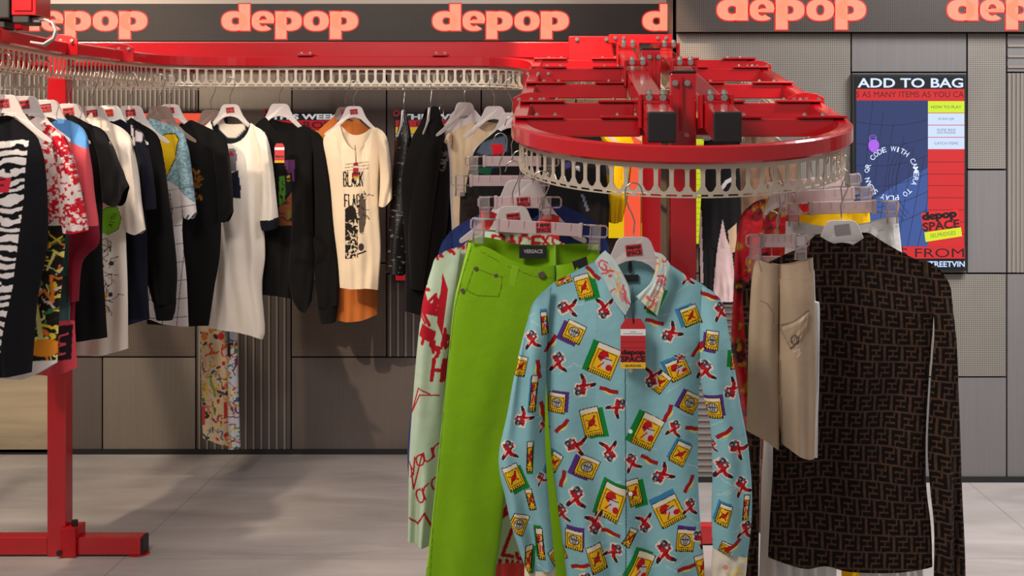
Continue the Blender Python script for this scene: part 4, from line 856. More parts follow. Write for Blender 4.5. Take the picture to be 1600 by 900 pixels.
# two clip hangers further along the left arm, with dark skirts
for (x, y, dd, hf, lb, gl, cols, bm, x0, x1, yb) in ((800, 244, 4.55, .165, 'clear clip hanger furthest along the left arm of the near loop', 'black lace skirt furthest along the left arm of the near loop', (24, 20, 22), 'cloth', 742, 850, 560), (782, 274, 4.3, .165, 'clear clip hanger behind the plain hanger on the left arm of the near loop', 'dark textured skirt clipped on the left arm above the navy sweater', (36, 27, 26), 'cloth', 719, 842, 620)):
    clip_hanger(x, y, dd, lb, half=hf, block=.1)
    g = Garment('dark_skirt', gl, 'skirt', x, y+20, dd+.01)
    def drk(c, cols=cols): n = c.noise(4, 4, 9)[:, None]; c.C[:] = np.array(cols)*(.5+1.0*n)
    g.patch('panel', T=[(x0, y+26), (x, y+34), (x1, y+26)], B=[(x0-8, yb), (x, yb+8), (x1+8, yb)], L=[], R=[], paint=drk, dens=2.5, thick=.026, fold=.008, closed_top=.6)
# ---------------------------------------------------------------- near loop, right side: monogram top, beige skirt, white trousers, red floral dress
FFB = ["............", ".########.##", ".########.##", ".##.......##", ".#####.#####", ".#####.#####", ".##.......##", ".##.########", ".##.########"]
FFA = np.array([[1 if ch == '#' else 0 for ch in row+'.'] for row in FFB])
def monogram(c):
    X, Y = c.X, c.Y; yy = Y-366+3.5*np.sin((X-1200)/60.)-.03*(X-1200)+2.5*np.sin((X+Y)/45.); xx = X-1180+3*np.sin(Y/50.)
    row = np.floor(yy/27.0).astype(int); fy = (yy/27.0-row)*9; xx = xx+13*(row % 2); fx = (xx/28.0-np.floor(xx/28.0))*13
    on = FFA[np.clip(fy.astype(int), 0, 8), np.clip(fx.astype(int), 0, 12)]
    n = c.noise(3, 3, 6, 1)[:, None]; c.C[:] = np.where(on[:, None] > 0, np.array((20, 14, 12)), np.array((78, 56, 43)))*(.85+.3*n)
hanger(1315, 344, 3.72, 'translucent white hanger seen through the neck of the brown monogram top', st='grey', m='hangw', sty=-.026, s=1.05)
g = Garment('monogram_top', 'dark brown high necked long sleeved top covered in an interlocking letter pattern', 'top', 1315, 344, 3.72)
g.patch('body', T=[(1170, 448), (1190, 418), (1222, 400), (1254, 386), (1277, 367), (1277, 367), (1294, 377), (1320, 385), (1340, 376), (1359, 364), (1359, 364), (1380, 378), (1412, 396), (1446, 412), (1466, 428)], B=[(1200, 870), (1253, 884), (1288, 880), (1326, 889), (1398, 891), (1456, 884)], L=[(1182, 520), (1206, 640), (1208, 720), (1204, 790)], R=[(1458, 500), (1450, 600), (1446, 680), (1448, 760), (1454, 820)],
        Tb=[(1170, 448), (1190, 418), (1222, 400), (1254, 386), (1277, 367), (1277, 367), (1318, 364), (1359, 364), (1359, 364), (1380, 378), (1412, 396), (1446, 412), (1466, 428)], paint=monogram, dens=.8, thick=.03, fold=.013, neck=(.33, .64))
g.patch('sleeve', T=[(1440, 404), (1462, 418), (1478, 440), (1484, 464)], B=[(1456, 960), (1480, 962), (1506, 958)], L=[(1456, 500), (1450, 600), (1446, 690), (1450, 760), (1456, 830)], R=[(1490, 540), (1494, 620), (1499, 755), (1503, 880)], paint=monogram, dens=.8, thick=.026, fold=.012, v0=-.022, nf=(.8, 2.4))
g.patch('sleeve', T=[(1160, 470), (1166, 446), (1184, 430)], B=[(1160, 960), (1184, 962)], L=[(1166, 560), (1170, 690), (1172, 780)], R=[(1192, 560), (1188, 690), (1186, 820)], paint=monogram, dens=1, thick=.024, fold=.008, v0=.0, nf=(.8, 2.4))
g.solid('neck_label', [(1312, 417), (1336, 414), (1326, 426), (1316, 424)], -.022, -.019, M['greys'])

def beiges(c):
    n = c.noise(30, 70, 2)[:, None]; c.C[:] = np.array((180, 155, 128))*(.94+.12*n)
    c.line([(1218, 413), (1217, 500), (1218, 600), (1220, 640), (1220, 706)], 1.3, (128, 104, 84)); c.line([(1184, 404), (1188, 424)], 1.4, (120, 96, 76)); c.line([(1262, 406), (1264, 424)], 1.4, (120, 96, 76))
    c.line([(1186, 468), (1196, 472), (1208, 490), (1206, 504)], 1.3, (128, 104, 84)); c.line([(1172, 430), (1215, 436), (1272, 434)], .8, (176, 150, 124))
    c.line([(1215, 508), (1236, 500), (1262, 482)], 1.3, (120, 96, 76)); c.line([(1215, 508), (1232, 540), (1250, 522), (1256, 484)], 1.2, (140, 114, 92))
    for r in (8, 6.2): 
        t = np.linspace(0, 2*PI, 22); c.line([(1238+r*.8*math.cos(q), 528+r*math.sin(q)) for q in t], 1.1, (86, 66, 52))
    c.line([(1234, 532), (1240, 522), (1241, 534)], 1.2, (86, 66, 52)); c.line([(1236, 546), (1246, 542), (1242, 554), (1248, 548)], 1.2, (222, 204, 186))
clip_hanger(1215, 366, 3.53, 'clear clip hanger holding the beige pencil skirt', half=.086, clips=(-.062, .062), block=.046)
g = Garment('pencil_skirt', 'beige satin pencil skirt with pocket flap and front slit before the monogram top', 'skirt', 1218, 404, 3.53)
g.patch('front_left', T=[(1180, 403), (1198, 410), (1218, 413)], B=[(1166, 672), (1188, 682), (1217, 703)], L=[(1174, 440), (1170, 510), (1168, 600)], R=[(1217, 520), (1218, 640)], paint=beiges, dens=1.4, thick=.03, fold=.007, m='satin', nf=(.6, 2), closed_top=.7)
g.patch('front_right', T=[(1217, 413), (1240, 411), (1270, 402)], B=[(1221, 692), (1256, 714), (1272, 715)], L=[(1217, 520), (1217, 640)], R=[(1273, 470), (1274, 600)], paint=beiges, dens=1.4, thick=.032, fold=.007, m='satin', nf=(.6, 2), closed_top=.7, v0=-.004)
g.patch('lining', T=[(1262, 408), (1274, 424)], B=[(1258, 712), (1278, 716)], L=[(1262, 560)], R=[(1276, 476), (1282, 480), (1281, 600)], paint=(236, 234, 232), dens=2, thick=.02, fold=.005, v0=.012, m='satin')
g.patch('pocket_flap', T=[(1215, 507), (1238, 499), (1261, 482)], B=[(1230, 541), (1250, 524)], L=[(1222, 526)], R=[(1257, 506)], paint=beiges, dens=1, thick=.006, fold=.002, v0=-.036, m='satin')

def whitep(c):
    c.C[:] = (232, 228, 224); c.line([(1225, 362), (1290, 368), (1360, 362), (1410, 352)], 1, (190, 186, 182)); c.line([(1368, 366), (1384, 420)], 1.4, (196, 188, 176)); c.line([(1392, 360), (1402, 420)], 1.2, (200, 192, 180))
clip_hanger(1316, 315, 3.84, 'clear clip hanger holding the white trousers behind the monogram top', half=.168, clips=(-.148, .146), block=.096, tilt=-1.5)
g = Garment('white_trousers', 'white pleated trousers showing above and below the dark monogram top', 'trousers', 1316, 345, 3.86)
g.patch('hip', T=[(1228, 346), (1256, 348), (1290, 354), (1330, 352), (1358, 348), (1386, 340), (1403, 338)], B=[(1196, 640), (1310, 650), (1424, 640)], L=[(1224, 420), (1208, 540)], R=[(1409, 392), (1420, 500)], paint=whitep, dens=2, thick=.034, fold=.006, nf=(4, 9), closed_top=.6)
g.patch('leg', T=[(1196, 639), (1250, 646), (1310, 649)], B=[(1184, 985), (1240, 990), (1306, 985)], L=[(1190, 760)], R=[(1310, 760)], paint=(226, 222, 218), dens=2.5, thick=.036, fold=.012, nf=(3, 7), env0=.6, closed_top=1)
g.patch('leg', T=[(1310, 649), (1370, 646), (1424, 639)], B=[(1348, 985), (1400, 990), (1446, 985)], L=[(1332, 760)], R=[(1436, 760)], paint=(226, 222, 218), dens=2.5, thick=.036, fold=.012, nf=(3, 7), env0=.6, closed_top=1)
clip_hanger(1288, 296, 4.02, 'clear clip hanger carrying the yellow trousers behind the white pair', half=.15, clips=(-.13, .126), block=.09, tilt=-4)
g = Garment('yellow_trousers', 'bright yellow trousers hung behind the white trousers', 'trousers', 1300, 322, 4.04)
g.patch('hip', T=[(1246, 334), (1300, 326), (1352, 318)], B=[(1240, 600), (1300, 606), (1362, 600)], L=[], R=[(1360, 352)], paint=(244, 196, 18), dens=3, thick=.03, fold=.006, closed_top=.6)
g.patch('leg', T=[(1240, 599), (1300, 604)], B=[(1250, 1000), (1296, 1004)], L=[], R=[], paint=(244, 196, 18), dens=4, thick=.03, closed_top=1)
g.patch('leg', T=[(1300, 604), (1362, 599)], B=[(1320, 1000), (1346, 1002)], L=[], R=[], paint=(244, 196, 18), dens=4, thick=.03, closed_top=1)
clip_hanger(1270, 278, 4.3, 'clear clip hanger furthest along the right arm of the near loop', half=.16, clips=(-.14, .136), block=.1, tilt=-6)
g = Garment('grey_skirt', 'pale grey skirt clipped furthest along the right arm of the near loop', 'skirt', 1278, 304, 4.32)
g.patch('panel', T=[(1216, 318), (1280, 308), (1334, 298)], B=[(1216, 640), (1280, 650), (1346, 640)], paint=(176, 168, 166), dens=4, thick=.024, fold=.008, closed_top=.6)
def floral(c):
    n = c.noise(26, 34, 4); m_ = c.noise(12, 12, 7); c.C[:] = np.array((204, 14, 34))
    c.C[n > .66] = (70, 18, 34); c.C[(n > .6) & (n <= .66)] = (150, 10, 30); c.C[(m_ > .72)] = (206, 142, 40); c.C[(m_ > .68) & (m_ <= .72)] = (120, 120, 40); c.C[m_ < .3] = (226, 40, 54)
hanger(1222, 300, 4.12, 'plain hanger inside the red floral satin dress', st=None, flip=True, s=.8)
g = Garment('floral_dress', 'glossy red floral satin dress between the racing shirt and the beige skirt', 'dress', 1222, 316, 4.14)
g.patch('body', T=[(1160, 338), (1176, 318), (1198, 310), (1214, 308), (1214, 308), (1232, 322), (1250, 310), (1250, 310), (1272, 318), (1286, 332)], B=[(1150, 700), (1210, 708), (1280, 700)], L=[(1162, 420), (1158, 560)], R=[(1286, 440)], paint=floral, dens=1.6, thick=.03, fold=.01, m='satin', neck=(.4, .65))
g.patch('sleeve', T=[(1150, 366), (1158, 334), (1176, 318), (1192, 314)], B=[(1160, 664), (1176, 668), (1190, 664)], L=[(1146, 400), (1144, 460), (1141, 540), (1150, 600)], R=[(1186, 400), (1184, 500), (1188, 600)], paint=floral, dens=1.3, thick=.034, fold=.014, v0=-.03, m='satin', nf=(.8, 2.4))
def fringe(c):
    c.C[:] = (118, 72, 56); k = (c.X*1.0+2*np.sin(c.Y/26)) % 5; c.C[k < 1.4] = (70, 40, 34); c.C[k > 4] = (176, 128, 104)
g = Garment('fringed_skirt', 'coppery brown fringed skirt showing below the beige skirt', 'skirt', 1212, 400, 4.05)
g.patch('fringe', T=[(1186, 420), (1212, 420), (1240, 420)], B=[(1186, 832), (1200, 838), (1236, 834)], L=[(1188, 640)], R=[(1240, 640)], paint=fringe, dens=1.3, thick=.02, fold=.006, m='satin', nf=(4, 8))
clip_hanger(1206, 400, 4.05, 'clear clip hanger of the coppery fringed skirt hidden behind the beige skirt', half=.08, clips=(-.05, .05), block=.04)

# ---------------------------------------------------------------- left arm and back run: shirts, tees and sweatshirts
def mir(P, cx): return [(2*cx-x, y) for x, y in P][::-1]
LH = 'white shoulder hangers on the rail'
def ht(x, y, d, lb, **k): return hanger(x, y, d, lb, **k)
# 1 zebra
def zebra(c):
    c.C[:] = (12, 12, 17); lim = np.interp(c.Y, [216, 300, 360, 450, 545], [48, 45, 39, 28, 9]); pn = (c.X < lim) & (c.Y > 216) & (c.Y < 548)
    w = np.sin(c.Y/2.35+9*(c.noise(24, 16, 3, 3)-.5)+c.X*.02); c.C[pn & (w > -.15)] = (214, 206, 204)
    c.poly([(-30, 274), (26, 278), (22, 300), (-30, 302)], (196, 40, 60)); c.text('NF', -4, 298, 9, 18, 2.6, (30, 24, 30)); c.ell(4, 468, 7, 9, (30, 80, 170)); c.ell(-4, 500, 7, 7, (206, 60, 130)); c.ell(-2, 420, 4, 4, (200, 180, 40))
ht(6, 148, 4.28, 'hanger of the zebra striped sweatshirt, nearest the camera on the left arm')
g = Garment('zebra_sweatshirt', 'black sweatshirt with a zebra striped panel, nearest on the left rail', 'sweatshirt', 6, 148, 4.28)
g.patch('body', T=[(-62, 222), (-44, 202), (-12, 182), (-12, 182), (6, 196), (22, 186), (22, 186), (46, 203), (60, 218)], B=[(-50, 586), (0, 588), (48, 582)], L=[(-76, 300), (-70, 400), (-54, 520)], R=[(69, 252), (74, 310), (75, 380), (58, 465), (50, 550)], Tb=[(-62, 222), (-44, 202), (-12, 182), (-12, 182), (6, 180), (22, 186), (22, 186), (46, 203), (60, 218)], paint=zebra, dens=1.1, thick=.045, fold=.012, neck=(.4, .65))
# 2 floral tee with a graffiti body
def toile(c):
    c.C[:] = (222, 208, 202); n = c.noise(4.2, 4.2, 21); m_ = c.noise(20, 22, 23, 2); c.C[n*.6+m_*.4 > .5] = (206, 92, 98); c.C[n*.6+m_*.4 > .54] = (190, 22, 40); c.C[n < .34] = (222, 208, 202)
def graff(c):
    toile(c); i = c.Y > 352; c.C[i] = (32, 28, 26); c.doodle(48, 104, 356, 556, 130, [(226, 196, 50), (222, 214, 120), (214, 116, 40), (70, 120, 70), (40, 36, 34), (222, 200, 180), (40, 36, 34)], 6, (8, 22), (1.4, 4))
    c.line([(66, 440), (62, 462), (74, 452), (86, 470), (84, 430)], 4.5, (226, 128, 44)); c.line([(60, 470), (66, 500), (70, 540)], 7, (206, 200, 120)); c.line([(70, 362), (74, 384), (60, 394)], 3, (230, 214, 70)); c.ell(74, 542, 22, 14, (222, 138, 40)); c.C[c.Y > 562] = (224, 216, 210)
ht(38, 150, 4.457, 'hanger of the red and white floral tee, second along the left arm')
g = Garment('floral_tee', 'white tee with red floral print and yellow graffiti front, behind the zebra sweatshirt', 'tee', 38, 150, 4.457)
g.patch('body', T=[(-28, 214), (-10, 196), (14, 182), (14, 182), (38, 196), (58, 183), (58, 183), (82, 197), (104, 214)], B=[(-24, 582), (40, 590), (90, 566)], L=[(-24, 320), (-24, 460)], R=[(104, 300), (102, 363), (99, 405), (92, 500)], Tb=[(-28, 214), (-10, 196), (14, 182), (14, 182), (38, 180), (58, 183), (58, 183), (82, 197), (104, 214)], paint=graff, dens=1.1, thick=.036, fold=.008, neck=(.35, .65))
g.patch('sleeve', T=[(78, 196), (92, 202), (104, 214), (112, 230)], B=[(104, 364), (124, 364), (142, 359)], L=[(92, 260), (98, 320)], R=[(122, 260), (132, 305), (140, 340)], paint=toile, dens=1.1, thick=.034, fold=.008, v0=-.024, nf=(.8, 2))
# 3 colour-block sweatshirt
def cblock(c):
    c.C[:] = (214, 84, 92); ln = np.interp(c.X, [90, 120, 150], [214, 224, 236]); c.C[c.Y < ln] = (86, 142, 200); c.C[(c.Y > 352) & (c.X < 112)] = (70, 140, 136); c.C[(c.Y > 352) & (c.X > 112)] = (122, 20, 40)
    c.C[(c.Y > 430) & (c.X < 110)] = (72, 96, 96); c.C[(c.Y > 300) & (c.Y < 352) & (c.X > 126) & (c.X < 140)] = (44, 24, 30)
    c.C[(c.Y > 500)] = (214, 74, 84); c.poly([(95, 508), (116, 506), (114, 560), (90, 562)], (44, 26, 34)); c.line([(109, 520), (98, 524), (97, 534), (106, 536), (96, 540), (98, 552), (106, 550)], 3, (222, 92, 104))
ht(72, 156, 4.64, 'hanger of the blue and coral sweatshirt, third along the left arm', st='dark')
g = Garment('colour_block_sweatshirt', 'blue and coral colour block sweatshirt with maroon sleeve end on the left rail', 'sweatshirt', 72, 156, 4.64)
g.patch('body', T=[(10, 212), (30, 196), (52, 186), (52, 186), (72, 198), (93, 185), (93, 185), (112, 190), (132, 204)], B=[(30, 580), (90, 584), (121, 574)], L=[(14, 320), (20, 460)], R=[(134, 280), (128, 400), (118, 480), (119, 540)], paint=cblock, dens=1.4, thick=.034, fold=.008, neck=(.35, .65))
g.patch('sleeve', T=[(112, 189), (128, 197), (138, 211), (141, 226)], B=[(116, 470), (124, 470)], L=[(118, 280), (112, 360), (112, 420)], R=[(145, 262), (150, 310), (157, 352), (158, 380), (140, 398), (129, 415)], paint=cblock, dens=1.2, thick=.034, fold=.01, v0=-.022, nf=(.8, 2))
# generic plain shapes for the rest of the row
def shirt(name, label, cat, x, y, d, T, Tb, B, L, R, sleeves, paint, yaw=0, thick=.034, fold=.01, neck=(.35, .65), dens=2.6, m='cloth', sn='sleeve', group=None):
    g = Garment(name, label, cat, x, y, d, yaw, group); g.patch('body', T=T, Tb=Tb, B=B, L=L, R=R, paint=paint, dens=dens, thick=thick, fold=fold, neck=neck, m=m)
    for (sT, sB, sL, sR, v) in sleeves: g.patch(sn, T=sT, B=sB, L=sL, R=sR, paint=paint, dens=dens, thick=thick, fold=fold, v0=v, nf=(.8, 2.2), m=m)
    return g
# 4 black tee
ht(108, 162, 4.85, 'hanger of the plain black tee, fourth along the left arm')
shirt('black_tee', 'plain black short sleeved tee between the coral sweatshirt and the white cartoon tee', 'tee', 108, 162, 4.85,
      [(40, 210), (62, 192), (86, 178), (86, 178), (98, 190), (108, 176), (108, 176), (130, 188), (152, 200)], [(40, 210), (62, 192), (86, 178), (86, 178), (98, 176), (108, 176), (108, 176), (130, 188), (152, 200)], [(60, 528), (118, 532), (168, 527)], [(56, 320), (58, 440)], [(160, 280), (159, 390), (164, 470)],
      [([(140, 194), (156, 199), (168, 209), (176, 226)], [(162, 314), (182, 322), (192, 318), (205, 290)], [(156, 250)], [(188, 252), (198, 274)], -.02)], (15, 14, 15))
# 5 white cartoon tee
def whitetee(c):
    c.C[:] = (226, 214, 200); c.ell(166, 318, 9, 11, (226, 142, 176)); c.poly([(160, 332), (170, 322), (186, 322), (192, 340), (188, 358), (172, 366), (160, 362)], (124, 186, 40)); c.line([(160, 334), (170, 324), (186, 323), (192, 340), (188, 358), (172, 366)], 1, (50, 70, 30))
    c.text('AITH', 178, 354, 4, 6, 1.2, (50, 80, 30), -1.2); c.doodle(160, 178, 380, 470, 26, [(56, 50, 48)], 5, (8, 16), (.8, 1.2)); c.line([(160, 378), (174, 386), (168, 390), (160, 388)], 1, (50, 46, 44)); c.line([(162, 452), (170, 458), (168, 466)], 3, (226, 150, 50)); c.line([(164, 472), (170, 486)], 4, (226, 150, 50)); c.line([(166, 492), (167, 502)], 4, (70, 44, 90))
ht(145, 166, 5.07, 'hanger with dark label over the white cartoon tee', st='dark')
shirt('cartoon_tee', 'long white tee with a green blob print and ink drawings on the left rail', 'tee', 145, 166, 5.07,
      [(80, 210), (102, 194), (124, 180), (124, 180), (134, 192), (144, 176), (144, 176), (168, 189), (188, 202)], [(80, 210), (102, 194), (124, 180), (124, 180), (134, 178), (144, 176), (144, 176), (168, 189), (188, 202)], [(96, 545), (126, 552), (160, 554), (201, 544)], [(96, 330), (96, 450)], [(196, 280), (197, 360), (200, 450)],
      [([(176, 192), (192, 200), (206, 215), (212, 242)], [(197, 357), (216, 366), (231, 358)], [(193, 270)], [(218, 280), (223, 318)], -.02)], whitetee, dens=1.2, fold=.008)
# 6 navy tee
ht(170, 165, 5.2, 'bright white hanger with an orange label in the sunlight', m='hangw', st='orange')
def navyt(c): c.C[:] = (15, 16, 30); c.line([(206, 196), (211, 226)], 3, (214, 204, 200)); c.poly([(213, 203), (226, 208), (226, 222), (214, 220)], (178, 170, 176)); c.C[c.Y > 498] = (30, 34, 60)
shirt('navy_tee', 'dark navy tee with a white stripe showing between white tee and black sweatshirt', 'tee', 170, 165, 5.2,
      [(112, 208), (140, 190), (156, 182), (156, 182), (172, 192), (189, 186), (189, 186), (206, 196), (224, 208)], [(112, 208), (140, 190), (156, 182), (156, 182), (172, 180), (189, 184), (189, 184), (206, 196), (224, 208)], [(130, 500), (190, 508), (234, 498)], [(126, 350)], [(228, 300), (230, 420)],
      [([(212, 198), (226, 210), (232, 232)], [(214, 330), (246, 326)], [(216, 260)], [(242, 280)], -.016)], navyt, dens=2)
# 7 black sweatshirt
ht(205, 165, 5.4, 'hanger with a pink red label between the sunlit hanger and the cartoon shirt')
g7 = shirt('black_sweatshirt', 'plain black sweatshirt with long ribbed cuff hanging left of the yellow cartoon shirt', 'sweatshirt', 205, 165, 5.4,
      [(140, 210), (166, 194), (190, 184), (190, 184), (198, 194), (205, 183), (205, 183), (222, 194), (240, 205)], [(140, 210), (166, 194), (190, 184), (190, 184), (198, 182), (205, 183), (205, 183), (222, 194), (240, 205)], [(160, 462), (206, 464), (228, 450)], [(156, 330)], [(244, 290), (242, 380)],
      [([(224, 194), (240, 204), (250, 216), (257, 240)], [(241, 470), (262, 474), (278, 468)], [(230, 290), (224, 370), (230, 424)], [(266, 310), (272, 350), (279, 420)], -.022)], (14, 13, 13))
g7.patch('cuff', T=[(241, 468), (278, 467)], B=[(247, 499), (272, 499)], L=[(244, 485)], R=[(276, 484)], paint=(16, 15, 15), thick=.03, fold=.004, v0=-.02, nf=(6, 10), closed_top=.9, env0=1)
# 8 pale blue cartoon shirt
def toon(c):
    n = c.noise(2.2, 2.2, 5, 2)[:, None]; c.C[:] = np.where(n > .5, np.array((150, 178, 184)), np.array((112, 146, 156))); low = c.Y > np.interp(c.X, [200, 270, 310], [268, 284, 318]); c.C[low] = (216, 208, 206)
    c.poly([(250, 214), (262, 208), (277, 208), (285, 217), (282, 234), (275, 252), (264, 277), (258, 254)], (60, 50, 20)); c.poly([(251, 215), (262, 210), (277, 210), (283, 218), (280, 233), (274, 250), (264, 274), (260, 252)], (206, 170, 20))
    for k in range(9): c.line([(200, 296+28*k+4*math.sin(k)), (250, 300+28*k), (312, 290+29*k)], 1, (50, 48, 52))
    for x in (214, 238, 262, 284): c.line([(x, 276), (x+4, 400), (x-6, 520)], 1, (50, 48, 52))
    c.line([(268, 300), (272, 330), (266, 360)], 1.4, (40, 38, 40)); c.line([(286, 360), (300, 336)], 3, (40, 110, 90)); c.ell(226, 434, 6, 4, (206, 180, 40))
ht(250, 166, 5.66, 'hanger of the pale blue cartoon shirt half hidden by its neighbour', m='hangb', st=None)
shirt('cartoon_shirt', 'pale blue shirt with a yellow shape and black grid lines on white', 'shirt', 240, 166, 5.66,
      [(176, 214), (200, 196), (222, 184), (222, 184), (230, 194), (236, 185), (236, 185), (260, 192), (282, 202)], [(176, 214), (200, 196), (222, 184), (222, 184), (230, 182), (236, 185), (236, 185), (260, 192), (282, 202)], [(196, 494), (230, 496), (262, 506), (295, 510)], [(190, 330)], [(288, 300), (285, 360), (292, 440)],
      [([(268, 196), (280, 200), (290, 210), (295, 226)], [(289, 338), (300, 342), (309, 331)], [(280, 270)], [(301, 270), (305, 300)], -.02)], toon, dens=1.1, fold=.006)
# 9 black tee with orange print
ht(266, 163, 5.8, 'hanger with a red and black label in front of the orange lit screen', st='red', s=.92, yaw=4)
def bt9(c): c.C[:] = (13, 12, 12); c.doodle(303, 316, 268, 312, 16, [(150, 96, 30), (110, 70, 26)], 3, (6, 12), (1.5, 3))
shirt('black_tee', 'long black tee with small orange print beside the white ringer tee', 'tee', 266, 163, 5.8,
      [(218, 222), (232, 200), (240, 190), (240, 190), (268, 208), (298, 187), (298, 187), (322, 198), (344, 210)], [(218, 222), (232, 200), (240, 190), (240, 190), (268, 196), (298, 187), (298, 187), (322, 198), (344, 210)], [(230, 506), (290, 508), (326, 509)], [(226, 350)], [(346, 290), (344, 390), (335, 450)],
      [([(328, 200), (344, 209), (355, 221), (360, 250)], [(344, 346), (356, 346), (366, 330)], [(340, 280)], [(364, 290)], -.02)], bt9, yaw=4)
# 10 ringer tee
def ringer(c):
    c.C[:] = (236, 226, 212); q = np.hypot((c.X-361)/31., (c.Y-186)/39.); c.C[(c.Y < 234) & (q < 1.0)] = (22, 26, 34); c.C[(c.Y < 222) & (q < .74)] = (222, 212, 198)
    c.poly([(359, 232), (369, 232), (372, 242), (371, 268), (359, 268)], (120, 112, 120)); c.poly([(360, 236), (366, 236), (367, 244), (360, 244)], (150, 40, 50)); c.poly([(360, 272), (374, 266), (378, 292), (378, 310), (360, 308)], (30, 34, 50))
def rsl(c): c.C[:] = (236, 226, 212)
ht(360, 163, 5.98, 'hanger with a small red label in the neck of the white ringer tee', yaw=4, s=.9)
g = Garment('ringer_tee', 'long white ringer tee with black neckband and cuffs, lit by a spotlight', 'tee', 360, 163, 5.98, 4)
g.patch('body', T=[(308, 212), (320, 198), (331, 187), (331, 187), (340, 209), (361, 218), (382, 209), (392, 192), (392, 192), (404, 201), (414, 207)], Tb=[(308, 212), (320, 198), (331, 187), (331, 187), (345, 192), (361, 194), (380, 193), (392, 192), (392, 192), (404, 201), (414, 207)], B=[(324, 512), (352, 515), (382, 520), (411, 530)], L=[(322, 300), (330, 380), (330, 450)], R=[(411, 265), (411, 330), (414, 397), (409, 447), (414, 512)], paint=ringer, dens=1.2, thick=.036, fold=.012, neck=(.3, .7))
g.patch('sleeve', T=[(396, 196), (408, 202), (417, 212), (422, 226)], B=[(407, 345), (422, 344), (436, 340)], L=[(408, 250), (410, 310)], R=[(426, 250), (431, 290)], paint=rsl, dens=1.6, thick=.034, fold=.008, v0=-.02, nf=(.8, 2))
g.patch('sleeve', T=[(300, 222), (310, 208), (322, 198)], B=[(296, 345), (318, 347)], L=[(298, 280)], R=[(316, 280)], paint=rsl, dens=3, thick=.03, v0=.0)
g.patch('cuff', T=[(407, 344), (422, 343), (436, 339)], B=[(410, 360), (423, 359), (434, 356)], L=[(408, 352)], R=[(436, 348)], paint=(20, 24, 32), dens=1.6, thick=.035, fold=.002, v0=-.021, closed_top=.95, label='black ribbed cuff')
# floral trousers behind
def scrib(c):
    c.C[:] = (214, 190, 156); c.C[c.X > np.interp(c.Y, [510, 700], [361, 361])] = (206, 210, 214)
    cols = [(196, 60, 50), (214, 150, 40), (60, 60, 66), (70, 140, 70), (60, 110, 140), (224, 200, 80), (206, 120, 90), (120, 60, 90), (226, 214, 190)]
    c.doodle(312, 380, 512, 704, 230, cols, 9, (4, 13), (.9, 2.6)); c.ell(348, 524, 5, 6, (206, 50, 60)); c.ell(322, 524, 6, 7, (206, 120, 50)); c.line([(362, 516), (362, 534)], 5, (50, 110, 150)); c.line([(363, 536), (363, 552)], 5, (50, 26, 46)); c.line([(331, 586), (336, 604), (339, 618)], 3, (110, 160, 50)); c.line([(343, 610), (358, 614)], 4, (60, 80, 110)); c.ell(352, 566, 3, 3.4, (196, 30, 40)); c.line([(355, 628), (355, 650)], 4.4, (200, 60, 56)); c.line([(320, 636), (320, 660)], 6, (206, 66, 50))
ht(330, 172, 6.13, 'hanger of the scribble print trousers hidden behind the white ringer tee', st=None, m='hangb')
g = Garment('scribble_trousers', 'cream trousers with colourful scribble print hanging below the white ringer tee', 'trousers', 330, 240, 6.13)
g.patch('hip', T=[(300, 250), (340, 252), (384, 250)], B=[(308, 420), (344, 424), (380, 420)], paint=scrib, dens=2, thick=.03, closed_top=.6)
g.patch('leg', T=[(308, 419), (334, 421), (362, 421)], B=[(318, 682), (340, 690), (360, 696)], L=[(312, 520)], R=[(361, 560)], paint=scrib, dens=.9, thick=.034, fold=.014, env0=.5, closed_top=1, nf=(1, 2.6))
g.patch('leg', T=[(354, 421), (380, 419)], B=[(360, 699), (378, 696)], L=[(358, 560)], R=[(374, 520), (375, 600)], paint=scrib, dens=.9, thick=.034, fold=.008, env0=.5, closed_top=1, v0=-.03, nf=(.6, 1.6))
# 11 black sweatshirt with print
def bk11(c):
    c.C[:] = (14, 13, 13); c.poly([(441, 250), (461, 250), (461, 284), (455, 280), (446, 258)], (96, 50, 100)); c.poly([(437, 276), (447, 274), (446, 322), (437, 320)], (66, 116, 34)); c.poly([(446, 272), (457, 270), (457, 300), (447, 300)], (22, 22, 26)); c.ell(452, 278, 3, 5, (170, 140, 30)); c.poly([(436, 324), (457, 300), (457, 352), (436, 352)], (112, 64, 38)); c.ell(452, 334, 3.4, 7, (90, 96, 40))
    c.doodle(437, 457, 278, 350, 12, [(30, 28, 26)], 3, (5, 10), (1, 1.6))
ht(437, 162, 6.06, 'plain white hanger of the black print sweatshirt beside the ringer tee', st=None, yaw=8, s=.95)
g11 = shirt('print_sweatshirt', 'black sweatshirt with purple and green print and a red tag, right of the ringer tee', 'sweatshirt', 437, 162, 6.06,
      [(392, 205), (404, 190), (415, 183), (415, 183), (438, 206), (476, 196), (476, 196), (490, 204), (500, 212)], [(392, 205), (404, 190), (415, 183), (415, 183), (440, 190), (476, 196), (476, 196), (490, 204), (500, 212)], [(410, 460), (434, 462), (470, 468)], [(406, 300), (412, 380)], [(500, 300), (486, 400)],
      [([(486, 202), (498, 208), (507, 222), (510, 246)], [(497, 478), (512, 480), (530, 474)], [(492, 300), (492, 410)], [(517, 290), (526, 350), (531, 420)], -.026),
       ([(458, 300), (474, 250), (488, 230)], [(466, 480), (478, 486), (488, 468)], [(456, 370), (452, 420), (456, 460)], [(490, 330), (492, 420)], -.046)], bk11, yaw=8, dens=1.6)
g11.patch('cuff', T=[(497, 476), (530, 473)], B=[(501, 505), (525, 502)], L=[(499, 490)], R=[(527, 488)], paint=(15, 14, 14), thick=.03, fold=.003, v0=-.024, closed_top=.9)
swing_tag(437.5, 224, 5.92, .045, 'red swing tag on the chest of the black print sweatshirt', v=-.01)
